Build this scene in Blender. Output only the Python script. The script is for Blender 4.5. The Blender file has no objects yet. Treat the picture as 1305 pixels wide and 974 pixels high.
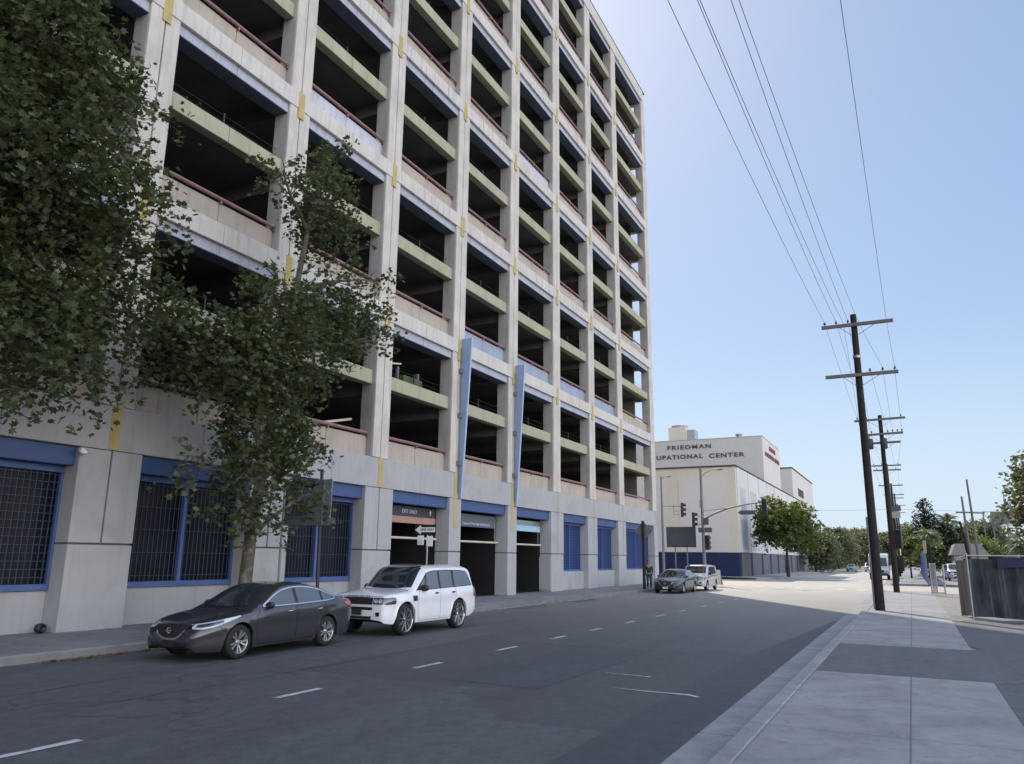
import bpy, bmesh, math, random
import numpy as np
from mathutils import Vector, Matrix, Quaternion
from mathutils.bvhtree import BVHTree
R = math.radians
SC = bpy.context.scene
COL = SC.collection
rnd = random.Random(7)

# ------------------------------------------------------------------ helpers
class MB:
    """Collects primitives; build() links them as ONE mesh object."""
    def __init__(s):
        s.v = []; s.f = []; s.m = []
    def add(s, vs, fs, mi=0):
        b = len(s.v); s.v += [tuple(p) for p in vs]
        for f in fs:
            s.f.append(tuple(i + b for i in f)); s.m.append(mi)
        return s
    def box(s, x0, x1, y0, y1, z0, z1, mi=0):
        vs = [(x0,y0,z0),(x1,y0,z0),(x1,y1,z0),(x0,y1,z0),(x0,y0,z1),(x1,y0,z1),(x1,y1,z1),(x0,y1,z1)]
        return s.add(vs, [(0,3,2,1),(4,5,6,7),(0,1,5,4),(1,2,6,5),(2,3,7,6),(3,0,4,7)], mi)
    def hexa(s, vs, mi=0):
        return s.add(vs, [(0,3,2,1),(4,5,6,7),(0,1,5,4),(1,2,6,5),(2,3,7,6),(3,0,4,7)], mi)
    def bar(s, a, b, w, h, mi=0, up=(0,0,1)):
        a = Vector(a); b = Vector(b); d = (b-a).normalized(); u = Vector(up)
        if abs(d.dot(u)) > .98: u = Vector((0,1,0))
        sd = d.cross(u).normalized()*w/2; u2 = sd.cross(d).normalized()*h/2
        return s.hexa([a-sd-u2,a+sd-u2,b+sd-u2,b-sd-u2,a-sd+u2,a+sd+u2,b+sd+u2,b-sd+u2], mi)
    def tube(s, pts, rs, n=8, mi=0, cap=True):
        pts = [Vector(p) for p in pts]
        if not isinstance(rs, (list, tuple)): rs = [rs]*len(pts)
        rings = []; ref = None
        for i, p in enumerate(pts):
            if i == 0: d = pts[1]-p
            elif i == len(pts)-1: d = p-pts[i-1]
            else: d = pts[i+1]-pts[i-1]
            d = d.normalized()
            if ref is None:
                ref = Vector((0,0,1)) if abs(d.z) < .9 else Vector((1,0,0))
            u = d.cross(ref)
            if u.length < 1e-4: u = d.cross(Vector((0,1,0)))
            u.normalize(); w = d.cross(u).normalized(); ref = u.cross(d).normalized()
            rings.append([p + (u*math.cos(2*math.pi*k/n) + w*math.sin(2*math.pi*k/n))*rs[i] for k in range(n)])
        vs = [v for r in rings for v in r]; fs = []
        for i in range(len(pts)-1):
            for k in range(n):
                a = i*n+k; b = i*n+(k+1)%n
                fs.append((a, b, b+n, a+n))
        if cap:
            fs.append(tuple(reversed(range(n)))); fs.append(tuple(range((len(pts)-1)*n, len(pts)*n)))
        return s.add(vs, fs, mi)
    def lathe(s, prof, n=24, axis='z', c=(0,0,0), mi=0):
        """prof: list of (radius, height along axis)"""
        vs = []
        for (r, h) in prof:
            for k in range(n):
                a = 2*math.pi*k/n; x, y = r*math.cos(a), r*math.sin(a)
                p = (x, y, h) if axis == 'z' else ((x, h, y) if axis == 'y' else (h, x, y))
                vs.append((p[0]+c[0], p[1]+c[1], p[2]+c[2]))
        fs = []
        for i in range(len(prof)-1):
            for k in range(n):
                a = i*n+k; b = i*n+(k+1)%n
                fs.append((a, b, b+n, a+n))
        return s.add(vs, fs, mi)
    def ell(s, c, r, nu=12, nv=8, mi=0):
        vs = []; fs = []
        for j in range(nv+1):
            t = math.pi*j/nv
            for i in range(nu):
                a = 2*math.pi*i/nu
                vs.append((c[0]+r[0]*math.sin(t)*math.cos(a), c[1]+r[1]*math.sin(t)*math.sin(a), c[2]+r[2]*math.cos(t)))
        for j in range(nv):
            for i in range(nu):
                fs.append((j*nu+i, (j+1)*nu+i, (j+1)*nu+(i+1)%nu, j*nu+(i+1)%nu))
        return s.add(vs, fs, mi)
    def prism(s, poly, a0, a1, axis='z', mi=0):
        """extrude 2D poly between a0..a1 along axis; 2D coords are the two other axes in order"""
        n = len(poly)
        def P(p, h):
            return {'z': (p[0],p[1],h), 'y': (p[0],h,p[1]), 'x': (h,p[0],p[1])}[axis]
        vs = [P(p, a0) for p in poly] + [P(p, a1) for p in poly]
        fs = [tuple(reversed(range(n))), tuple(range(n, 2*n))] + [(i,(i+1)%n,(i+1)%n+n,i+n) for i in range(n)]
        return s.add(vs, fs, mi)
    def mesh(s, name, mats, smooth=False):
        me = bpy.data.meshes.new(name)
        me.from_pydata(s.v, [], s.f)
        for m in (mats if isinstance(mats, (list, tuple)) else [mats]): me.materials.append(m)
        if any(s.m): me.polygons.foreach_set('material_index', s.m)
        me.update()
        bm = bmesh.new(); bm.from_mesh(me); bmesh.ops.recalc_face_normals(bm, faces=bm.faces); bm.to_mesh(me); bm.free()
        if smooth:
            me.polygons.foreach_set('use_smooth', [True]*len(me.polygons))
            me.set_sharp_from_angle(angle=R(smooth if smooth is not True else 40))
        return me
    def build(s, name, mats, parent=None, smooth=False, loc=None, bevel=0):
        """vertices in WORLD coordinates unless the parent is marked local"""
        o = bpy.data.objects.new(name, None if False else s.mesh(name, mats, smooth))
        COL.objects.link(o)
        if parent is not None: attach(o, parent, loc)
        elif loc: o.location = loc
        if bevel: bev(o, bevel)
        return o

def bev(o, w, seg=1):
    md = o.modifiers.new('bevel', 'BEVEL'); md.width = w; md.segments = seg; md.limit_method = 'ANGLE'; md.angle_limit = R(40)

def wloc(o):
    v = Vector(o.location)
    while o.parent: o = o.parent; v += Vector(o.location)
    return v
def attach(o, parent, loc=None):
    o.parent = parent
    r = parent
    while r.parent: r = r.parent
    if r.get('_local'): o.location = loc or (0,0,0)
    else: o.location = Vector(loc or (0,0,0)) - wloc(parent)

def tag(o, label=None, cat=None, group=None, kind=None):
    if label: o['label'] = label
    if cat: o['category'] = cat
    if group: o['group'] = group
    if kind: o['kind'] = kind
    return o
def empty(name, loc, label, cat, group=None, rz=0, local=False):
    o = bpy.data.objects.new(name, None); COL.objects.link(o)
    o.location = loc; o.rotation_euler = (0,0,rz); o.empty_display_size = .3
    if local: o['_local'] = 1
    return tag(o, label, cat, group)
def inst(src, name, parent, loc):
    """copy of an object sharing mesh, at world loc"""
    o = src.copy(); o.name = name; COL.objects.link(o); attach(o, parent, loc)
    return o
def copy_tree(o, parent=None):
    c = o.copy(); COL.objects.link(c); c.parent = parent
    for ch in o.children: copy_tree(ch, c)
    return c

# ------------------------------------------------------------------ materials
def nt(name):
    m = bpy.data.materials.new(name); m.use_nodes = True
    t = m.node_tree; return m, t, t.nodes, t.links, t.nodes['Principled BSDF']
def mixc(ns, lk, fac, a, b, mode='MIX'):
    n = ns.new('ShaderNodeMix'); n.data_type = 'RGBA'; n.blend_type = mode
    if isinstance(fac, (int, float)): n.inputs[0].default_value = fac
    else: lk.new(fac, n.inputs[0])
    for i, c in ((6, a), (7, b)):
        if isinstance(c, (tuple, list)): n.inputs[i].default_value = tuple(c)[:3] + (1,)
        else: lk.new(c, n.inputs[i])
    return n.outputs[2]
def ramp(ns, lk, src, a, b, v0=0., v1=1.):
    n = ns.new('ShaderNodeMapRange'); n.inputs[1].default_value = a; n.inputs[2].default_value = b
    n.inputs[3].default_value = v0; n.inputs[4].default_value = v1; lk.new(src, n.inputs[0]); return n.outputs[0]
def pos_noise(ns, lk, scale, vec=(1,1,1), detail=4, rough=.6, dist=0, out=0):
    g = ns.new('ShaderNodeNewGeometry'); mp = ns.new('ShaderNodeMapping'); mp.inputs['Scale'].default_value = vec
    lk.new(g.outputs['Position'], mp.inputs[0])
    n = ns.new('ShaderNodeTexNoise'); n.inputs['Scale'].default_value = scale; n.inputs['Detail'].default_value = detail
    n.inputs['Roughness'].default_value = rough; n.inputs['Distortion'].default_value = dist
    lk.new(mp.outputs[0], n.inputs[0]); return n.outputs[out]
def dark(c, k): return tuple(x*k for x in c[:3])
def mat(name, base, rough=.8, var=.15, scale=2., streak=0., bump=0., metal=0., fine=30., spec=.3, dirt=None, dirt_amt=0., coat=0., trans=0.):
    m, t, ns, lk, P = nt(name)
    c = tuple(base)
    n1 = pos_noise(ns, lk, scale)
    col = mixc(ns, lk, ramp(ns, lk, n1, .3, .7), dark(c, 1-var), dark(c, 1+var*.6))
    if fine:
        n2 = pos_noise(ns, lk, fine, detail=2)
        col = mixc(ns, lk, ramp(ns, lk, n2, .25, .75, 0, .5*var+.05), col, dark(c, .6))
    if streak:
        n3 = pos_noise(ns, lk, 1., (7,7,.5), detail=5)
        col = mixc(ns, lk, ramp(ns, lk, n3, .5, .72, 0, streak), col, dark(dirt or (.12,.11,.10), 1))
    if dirt_amt:
        n4 = pos_noise(ns, lk, scale*.7+.3, detail=6, dist=.6)
        col = mixc(ns, lk, ramp(ns, lk, n4, .52, .75, 0, dirt_amt), col, dirt or (.1,.09,.08))
    lk.new(col, P.inputs['Base Color'])
    P.inputs['Roughness'].default_value = rough; P.inputs['Metallic'].default_value = metal
    P.inputs['Specular IOR Level'].default_value = spec
    P.inputs['Coat Weight'].default_value = coat
    if trans: P.inputs['Transmission Weight'].default_value = trans
    if bump:
        nb = pos_noise(ns, lk, fine*.6 if fine else 10, detail=4)
        b = ns.new('ShaderNodeBump'); b.inputs['Strength'].default_value = bump; b.inputs['Distance'].default_value = .01
        lk.new(nb, b.inputs['Height']); lk.new(b.outputs[0], P.inputs['Normal'])
    return m
def flat(name, c, rough=.5, metal=0, spec=.5, coat=0.):
    return mat(name, c, rough, var=.06, scale=6, fine=0, metal=metal, spec=spec, coat=coat)

M = {}
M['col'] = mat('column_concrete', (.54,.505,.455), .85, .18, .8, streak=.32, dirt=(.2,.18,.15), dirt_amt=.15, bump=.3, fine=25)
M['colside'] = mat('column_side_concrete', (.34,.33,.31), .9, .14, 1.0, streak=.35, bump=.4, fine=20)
M['parapet'] = mat('parapet_beige', (.41,.36,.30), .85, .12, 1.1, streak=.3, fine=25)
M['parapet_blue'] = mat('parapet_blue_grey', (.30,.34,.43), .8, .1, 1.5, streak=.2, fine=25)
M['parapet_grey'] = mat('parapet_grey', (.50,.51,.56), .8, .12, 1.5, streak=.25, fine=25)
M['rail'] = mat('red_rail_paint', (.25,.14,.14), .55, .25, 4, fine=20, spec=.4)
M['slab'] = mat('yellow_green_slab_edge', (.375,.365,.255), .85, .12, 1.3, streak=.28, fine=20)
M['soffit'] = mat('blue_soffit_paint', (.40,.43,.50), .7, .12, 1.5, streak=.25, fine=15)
M['soffit_under'] = mat('soffit_underside', (.10,.12,.16), .8, .12, 1.5, fine=10)  # darker copy of the soffit paint, shade put into the underside colour
M['patch'] = mat('ochre_joint_cover', (.44,.36,.14), .75, .15, 3, fine=20, streak=.15)
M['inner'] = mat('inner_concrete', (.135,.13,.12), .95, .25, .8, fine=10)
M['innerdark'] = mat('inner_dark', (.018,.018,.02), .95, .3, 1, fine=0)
M['ground_wall'] = mat('painted_wall', (.375,.375,.375), .75, .07, .9, fine=18, streak=.14, dirt_amt=.22, bump=.15)
M['base_dark'] = mat('wall_joint', (.12,.12,.13), .9)
M['blue'] = mat('blue_lintel', (.04,.08,.21), .5, .12, 2, fine=15, spec=.4)
M['bluelt'] = mat('blue_frame', (.07,.12,.28), .5, .12, 3, fine=15)
M['blue_panel'] = mat('blue_panel', (.012,.035,.13), .45, .15, 2, fine=15)
M['fin'] = mat('fin_blue', (.24,.31,.46), .55, .1, 1.2, fine=15, spec=.4)
M['finedge'] = mat('fin_edge', (.35,.45,.62), .5, .08)  # paler than the fin, its lit edge put into the colour
M['white'] = mat('white_paint', (.78,.78,.77), .6, .05)
M['black'] = flat('black_paint', (.012,.012,.013), .5)
M['rubber'] = mat('tyre_rubber', (.018,.018,.018), .85, .2, 8, fine=0)
M['metal'] = mat('galvanised_metal', (.32,.33,.33), .45, .15, 4, metal=.7, fine=20)
M['greymetal'] = mat('grey_paint_metal', (.16,.165,.17), .5, .12, 4, fine=15)
M['darkmetal'] = mat('dark_metal', (.04,.042,.045), .5, .15, 4, fine=10)
M['glassdark'] = flat('dark_glass', (.012,.016,.022), .04, spec=.8)
M['wood'] = mat('creosote_pole_wood', (.030,.024,.021), .9, .35, 3, streak=.4, dirt=(.02,.015,.012), fine=30, bump=.6)
M['arm'] = mat('crossarm_wood', (.16,.145,.14), .85, .25, 5, fine=20)
M['wire'] = flat('wire_grey', (.16,.18,.22), .6)
M['cream'] = mat('cream_bar', (.55,.50,.38), .6, .1, 3)
M['salmon'] = mat('salmon_band', (.38,.22,.17), .7, .1, 3)
M['signdark'] = mat('sign_dark_face', (.035,.045,.05), .5, .1, 3)
M['pale'] = flat('pale_lettering', (.55,.6,.62), .6)
M['paleblue'] = mat('pale_blue_board', (.35,.55,.68), .5, .08, 3)
M['concrete'] = mat('sidewalk_concrete', (.36,.355,.34), .9, .1, 1, fine=30)
# ------------------------------------------------------------------ ground
def asphalt(name, c, patch=.25, crack=True, crackc=.35, far=None):
    m, t, ns, lk, P = nt(name)
    n1 = pos_noise(ns, lk, .35, (1,.35,1), detail=5, dist=.4)
    col = mixc(ns, lk, ramp(ns, lk, n1, .32, .68), dark(c, 1-patch), dark(c, 1+patch))
    n0 = pos_noise(ns, lk, 2.2, (1,.5,1), detail=6, dist=1.0)
    col = mixc(ns, lk, ramp(ns, lk, n0, .48, .66, 0, .5), col, dark(c, .55))
    n6 = pos_noise(ns, lk, 1., (1.1,.06,1), detail=3)
    col = mixc(ns, lk, ramp(ns, lk, n6, .42, .62, 0, .6), col, dark(c, 1.5))
    n7 = pos_noise(ns, lk, .9, (1,.7,1), detail=7, rough=.65, dist=1.5)
    col = mixc(ns, lk, ramp(ns, lk, n7, .55, .68, 0, .6), col, dark(c, .45))
    n2 = pos_noise(ns, lk, 45, detail=4, rough=.85)
    col = mixc(ns, lk, ramp(ns, lk, n2, .38, .62, 0, .75), col, dark(c, 1.7))
    n9 = pos_noise(ns, lk, 6, (1,.6,1), detail=8, rough=.8)
    col = mixc(ns, lk, ramp(ns, lk, n9, .44, .60, 0, .5), col, dark(c, .6))
    n5 = pos_noise(ns, lk, 14, detail=4, rough=.7)
    col = mixc(ns, lk, ramp(ns, lk, n5, .52, .68, 0, .45), col, dark(c, 1.7))
    if crack:
        g = ns.new('ShaderNodeNewGeometry'); w = ns.new('ShaderNodeTexNoise'); w.inputs['Scale'].default_value = 1.3; w.inputs['Detail'].default_value = 5
        lk.new(g.outputs['Position'], w.inputs[0])
        ad = ns.new('ShaderNodeMixRGB'); ad.blend_type = 'ADD'; ad.inputs[0].default_value = .9
        lk.new(g.outputs['Position'], ad.inputs[1]); lk.new(w.outputs['Color'], ad.inputs[2])
        v = ns.new('ShaderNodeTexVoronoi'); v.feature = 'DISTANCE_TO_EDGE'; v.inputs['Scale'].default_value = .42
        lk.new(ad.outputs[0], v.inputs['Vector'])
        cr = ramp(ns, lk, v.outputs['Distance'], .004, .014, 1, 0)
        msk = ramp(ns, lk, pos_noise(ns, lk, .25, detail=3), .5, .6)
        mm = ns.new('ShaderNodeMath'); mm.operation = 'MULTIPLY'; lk.new(cr, mm.inputs[0]); lk.new(msk, mm.inputs[1])
        m2 = ns.new('ShaderNodeMath'); m2.operation = 'MULTIPLY'; lk.new(mm.outputs[0], m2.inputs[0]); m2.inputs[1].default_value = .5
        col = mixc(ns, lk, m2.outputs[0], col, dark(c, crackc))
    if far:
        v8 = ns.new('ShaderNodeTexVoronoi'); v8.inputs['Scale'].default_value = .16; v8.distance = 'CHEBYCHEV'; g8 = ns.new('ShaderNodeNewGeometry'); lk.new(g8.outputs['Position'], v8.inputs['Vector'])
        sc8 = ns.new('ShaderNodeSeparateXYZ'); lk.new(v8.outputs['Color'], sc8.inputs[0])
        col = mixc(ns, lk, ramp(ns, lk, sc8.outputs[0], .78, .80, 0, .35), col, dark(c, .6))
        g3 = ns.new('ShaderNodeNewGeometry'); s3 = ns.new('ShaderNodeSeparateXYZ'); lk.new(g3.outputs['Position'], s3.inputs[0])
        col = mixc(ns, lk, ramp(ns, lk, s3.outputs[1], 18, 60, 0, 1), col, mixc(ns, lk, ramp(ns, lk, n1, .3, .7), dark(far, .85), far))  # sunlit brightness of the far street is put into the base colour
    lk.new(col, P.inputs['Base Color']); P.inputs['Roughness'].default_value = .68; P.inputs['Specular IOR Level'].default_value = .45
    nb = pos_noise(ns, lk, 90, detail=3); b = ns.new('ShaderNodeBump'); b.inputs['Strength'].default_value = .5; b.inputs['Distance'].default_value = .008
    lk.new(nb, b.inputs['Height']); lk.new(b.outputs[0], P.inputs['Normal'])
    return m
def walk_mat(name, c, jy=(), jx=(), per=None):
    """concrete walk: stains, cracks, joint lines at given world Y/X"""
    m, t, ns, lk, P = nt(name)
    n1 = pos_noise(ns, lk, .9, detail=6, dist=1.2)
    col = mixc(ns, lk, ramp(ns, lk, n1, .35, .65), dark(c, .78), dark(c, 1.12))
    n2 = pos_noise(ns, lk, 45, detail=3, rough=.7)
    col = mixc(ns, lk, ramp(ns, lk, n2, .35, .7, 0, .25), col, dark(c, .7))
    vz = ns.new('ShaderNodeTexVoronoi'); vz.inputs['Scale'].default_value = 3.2; gp = ns.new('ShaderNodeNewGeometry'); lk.new(gp.outputs['Position'], vz.inputs['Vector'])
    col = mixc(ns, lk, ramp(ns, lk, vz.outputs['Distance'], .05, .075, .45, 0), col, dark(c, .4))
    n3 = pos_noise(ns, lk, 3.0, detail=6, dist=2.5)
    col = mixc(ns, lk, ramp(ns, lk, n3, .50, .66, 0, .38), col, dark(c, .5))
    g = ns.new('ShaderNodeNewGeometry'); sp = ns.new('ShaderNodeSeparateXYZ'); lk.new(g.outputs['Position'], sp.inputs[0])
    def line(out, at, w, period=None):
        src = out
        if period:
            md = ns.new('ShaderNodeMath'); md.operation = 'PINGPONG'; a = ns.new('ShaderNodeMath'); a.operation = 'SUBTRACT'; a.inputs[1].default_value = at
            lk.new(out, a.inputs[0]); lk.new(a.outputs[0], md.inputs[0]); md.inputs[1].default_value = period/2; src = md.outputs[0]
            return ramp(ns, lk, src, w*.5, w, .75, 0)
        s_ = ns.new('ShaderNodeMath'); s_.operation = 'SUBTRACT'; s_.inputs[1].default_value = at; lk.new(out, s_.inputs[0])
        ab = ns.new('ShaderNodeMath'); ab.operation = 'ABSOLUTE'; lk.new(s_.outputs[0], ab.inputs[0])
        return ramp(ns, lk, ab.outputs[0], w*.5, w, .75, 0)
    for x in jx: col = mixc(ns, lk, line(sp.outputs[0], x, .012), col, dark(c, .35))
    for (y, p) in jy: col = mixc(ns, lk, line(sp.outputs[1], y, .012, p), col, dark(c, .35))
    lk.new(col, P.inputs['Base Color']); P.inputs['Roughness'].default_value = .88; P.inputs['Specular IOR Level'].default_value = .3
    nb = pos_noise(ns, lk, 70, detail=3); b = ns.new('ShaderNodeBump'); b.inputs['Strength'].default_value = .25; b.inputs['Distance'].default_value = .005
    lk.new(nb, b.inputs['Height']); lk.new(b.outputs[0], P.inputs['Normal'])
    return m
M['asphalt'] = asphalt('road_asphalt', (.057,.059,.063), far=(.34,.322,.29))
M['asphalt2'] = asphalt('new_asphalt_strip', (.038,.041,.047), .15, False)
M['patch_asph'] = asphalt('sidewalk_asphalt_patch', (.068,.072,.078), .15, True)
M['lot'] = asphalt('lot_asphalt', (.14,.135,.13), .2, True)
M['ground'] = asphalt('ground_dry', (.17,.16,.145), .2, False)
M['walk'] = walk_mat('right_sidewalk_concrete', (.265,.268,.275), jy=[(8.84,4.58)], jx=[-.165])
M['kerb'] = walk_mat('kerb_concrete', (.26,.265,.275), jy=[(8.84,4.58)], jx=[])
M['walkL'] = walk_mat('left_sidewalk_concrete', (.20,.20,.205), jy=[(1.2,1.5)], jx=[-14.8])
M['yellow'] = mat('yellow_marking', (.52,.42,.22), .75, .35, 3, fine=20, dirt=(.2,.19,.18), dirt_amt=.85)
M['marking'] = mat('white_marking', (.45,.46,.47), .75, .3, 7, fine=30, dirt=(.07,.075,.08), dirt_amt=.9)

def sheet(name, poly, z, m, label=None, kind='structure', z0=None):
    b = MB()
    if z0 is None: b.add([(x,y,z) for x,y in poly], [tuple(range(len(poly)))])
    else: b.prism(poly, z0, z)
    o = b.build(name, m); o['kind'] = kind
    if label: o['label'] = label
    return o
sheet('ground', [(-1500,-1200),(1500,-1200),(1500,2500),(-1500,2500)], -.162, M['ground'], 'dry paved ground reaching to the horizon')
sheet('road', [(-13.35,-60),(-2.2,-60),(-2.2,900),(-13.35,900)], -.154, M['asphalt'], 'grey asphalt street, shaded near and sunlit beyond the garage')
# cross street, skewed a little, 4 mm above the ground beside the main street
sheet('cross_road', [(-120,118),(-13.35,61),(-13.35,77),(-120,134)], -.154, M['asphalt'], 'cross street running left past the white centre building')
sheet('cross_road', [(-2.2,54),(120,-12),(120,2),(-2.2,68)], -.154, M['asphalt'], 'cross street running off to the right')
sheet('asphalt_strip', [(-3.15,-60),(-2.2,-60),(-2.2,27),(-2.35,26),(-2.6,22),(-2.95,17),(-3.1,12)], -.150, M['asphalt2'], 'darker strip of newer asphalt beside the right gutter')
sheet('gutter', [(-2.2,-60),(-1.7,-60),(-1.7,53.2),(-2.2,53.6)], -.148, M['kerb'], 'pale concrete gutter along the right kerb')
# right kerb and sidewalk
b = MB(); b.prism([(-1.7,-60),(-1.5,-60),(-1.5,53.0),(-1.7,53.2)], -.16, .004)
o = b.build('kerb', M['kerb'], bevel=.02); tag(o, 'pale concrete kerb along the right sidewalk', kind='structure')
def rwalk(y0, y1):
    sheet('sidewalk', [(-1.485,y0),(.88,y0),(.88,y1),(-1.485,y1)], 0, M['walk'], 'pale concrete sidewalk on the right side of the street', z0=-.16)
rwalk(-60, 13.42); rwalk(18.0, 51.5)
sheet('sidewalk_patch', [(-1.485,13.43),(.9,13.43),(1.35,13.9),(1.1,18.3),(.88,17.99),(-1.485,17.99)], .003, M['patch_asph'], 'dark asphalt patch laid across the right sidewalk', z0=-.16)
sheet('kerb_ramp', [(-1.7,53.2),(-1.5,51.5),(1.6,51.5),(1.6,53.2)], -.02, M['yellow'], 'worn yellow kerb ramp at the right corner', z0=-.16)
sheet('parking_lot', [(.88,-60),(60,-60),(60,22),(8,45.5),(1.9,49.0),(.88,50)], -.03, M['lot'], 'grey asphalt lot right of the sidewalk', z0=-.16)
sheet('lot_apron', [(.9,19.0),(1.1,18.3),(1.35,13.9),(.9,13.4),(.88,0),(1.9,0),(3.2,14),(4.2,27),(1.3,27.6),(.9,26)], -.022, M['patch_asph'], 'patched dark asphalt apron beside the sidewalk')
# beyond the cross street, right side
sheet('sidewalk', [(-1.6,68.5),(.95,68),(.95,420),(-1.6,420)], 0, M['walk'], 'sunlit sidewalk beyond the cross street', z0=-.16)
sheet('parking_lot', [(1.0,69.5),(90,22),(90,260),(1.0,260)], -.03, M['lot'], 'pale sunlit lot beyond the blue hoarding', z0=-.16)
# left sidewalk with sloped driveway cuts: kerb profile built along Y
def lk_z(y):
    for (a, b2) in ((24.6,29.6),(30.4,35.2)):
        if a < y < b2:
            t = min(1, (y-a)/.9, (b2-y)/.9)
            return -.125*max(0,min(1,t))
    return 0.
ys = [-60,-30,0,10,20,24.6,24.9,25.2,25.5,27,28.7,29.0,29.3,29.6,30.4,30.7,31,31.3,33,34.3,34.6,34.9,35.2,40,50,56,58.5,60,60.8]
def kx(y): return -13.35 if y < 56 else -13.35 - (y-56)**2*.12
b = MB(); vs = []
for y in ys:
    z = lk_z(y); x = kx(y)
    vs += [(x,y,-.16),(x+.0,y,z-.03),(x-.03,y,z),(x-.17,y,z+.003)]
fs = []
for i in range(len(ys)-1):
    for k in range(3): fs.append((i*4+k, i*4+k+1, (i+1)*4+k+1, (i+1)*4+k))
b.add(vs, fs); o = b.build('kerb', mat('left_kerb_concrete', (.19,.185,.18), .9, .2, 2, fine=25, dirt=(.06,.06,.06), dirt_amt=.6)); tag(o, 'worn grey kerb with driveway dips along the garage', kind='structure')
b = MB(); vs = []
for y in ys:
    z = lk_z(y); x = kx(y)
    vs += [(x-.17,y,z+.001),(x-1.1,y,z*.0+.0),(-16.9 if y<55.4 else -24,y,0)]
fs = []
for i in range(len(ys)-1):
    for k in range(2): fs.append((i*3+k, i*3+k+1, (i+1)*3+k+1, (i+1)*3+k))
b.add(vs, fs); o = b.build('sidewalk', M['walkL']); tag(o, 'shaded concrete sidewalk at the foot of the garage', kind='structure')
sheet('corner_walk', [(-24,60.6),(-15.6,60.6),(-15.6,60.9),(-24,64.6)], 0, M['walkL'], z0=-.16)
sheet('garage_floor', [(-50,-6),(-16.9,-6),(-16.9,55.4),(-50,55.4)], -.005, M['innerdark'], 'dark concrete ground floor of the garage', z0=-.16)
for (y0,y1) in ((26.2,28.4),(31.6,33.8),(37.6,40.2)):
    b = MB(); b.add([(-13.32,y0-.5,-.149),(-12.7,y0-.1,-.149),(-12.75,y1,-.149),(-13.32,y1+.6,-.149)], [(0,1,2,3)])
    if y0 < 37: tag(b.build('asphalt_apron', M['patch_asph']), 'dark asphalt ramp patch at a driveway cut', kind='structure')
# far left pavement along the white centre building
sheet('sidewalk', [(-120,134.2),(-13.2,77.2),(-12.7,78.5),(-12.7,420),(-15.6,420),(-15.6,84),(-120,84)], 0, walk_mat('far_sidewalk', (.33,.32,.30), jy=[(0,2)]), 'sunlit sidewalk around the white centre building', z0=-.16)
# markings
b = MB()
rm = random.Random(3)
for y in (5.0,8.55,11.75,14.7,17.3,19.8,22.6,25.7,28.5,31.8,35.0,38.2,41.4,44.6):
    l = .40+rm.random()*.08
    b.add([(-7.585,y-l,-.147),(-7.475,y-l,-.147),(-7.465,y+l,-.147),(-7.585,y+l,-.147)], [(0,1,2,3)])
tag(b.build('lane_markings', M['marking']), 'row of short white lane dashes along the street', kind='structure')
for (x, y) in ((-2.85,55.2),(-4.2,56.6),(-5.5,57.6),(-6.75,58.2),(-8.2,58.9),(-9.5,59.6),(-10.8,60.1)):
    pass
b = MB()
for i in range(8):
    x = -2.95-1.32*i; y = 55.3+i*.42
    b.add([(x-.33,y-1.3,-.147),(x+.33,y-1.5,-.147),(x+.33,y+1.3,-.147),(x-.33,y+1.5,-.147)], [(0,1,2,3)])
tag(b.build('crosswalk_markings', M['yellow']), 'faded yellow crosswalk blocks across the street', kind='structure')
b = MB(); b.add([(-13.1,60.6,-.147),(-13.1,61.0,-.147),(-20,64.4,-.147),(-20,64.0,-.147)], [(0,1,2,3)])
b.add([(-2.0,56.0,-.147),(-2.0,58.8,-.147),(1.0,57.2,-.147),(1.0,54.4,-.147)], [(0,1,2,3)])
b.add([(-15.5,62.3,-.147),(-15.5,65.3,-.147),(-16.2,65.7,-.147),(-16.2,62.7,-.147)], [(0,1,2,3)])
tag(b.build('crosswalk_line', M['yellow']), 'faded yellow crosswalk line at the far corner', kind='structure')
# scuffs of white paint
def ribbon(pts, w, z, name, m, label=None):
    b = MB(); vs = []
    P2 = [Vector((p[0],p[1])) for p in pts]
    for i, p in enumerate(P2):
        d = (P2[min(i+1,len(P2)-1)]-P2[max(i-1,0)]).normalized(); n = Vector((-d.y,d.x))
        ww = w[i] if isinstance(w, (list,tuple)) else w
        vs += [(p.x+n.x*ww,p.y+n.y*ww,z),(p.x-n.x*ww,p.y-n.y*ww,z)]
    b.add(vs, [(2*i,2*i+1,2*i+3,2*i+2) for i in range(len(P2)-1)])
    o = b.build(name, m); tag(o, label, kind='structure'); return o
ribbon([(-4.6,12.5),(-4.3,12.48),(-4.0,12.44),(-3.82,12.42)], [.008,.02,.03,.045], -.146, 'paint_scuff', M['marking'], 'thin white paint scuff on the road, the farther one')
ribbon([(-4.0,11.15),(-3.7,11.12),(-3.4,11.08),(-3.1,11.1),(-2.9,11.1),(-2.72,10.98)], [.006,.02,.03,.035,.045,.03], -.146, 'paint_scuff', M['marking'], 'curved white paint scuff on the road near the gutter')
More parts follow.
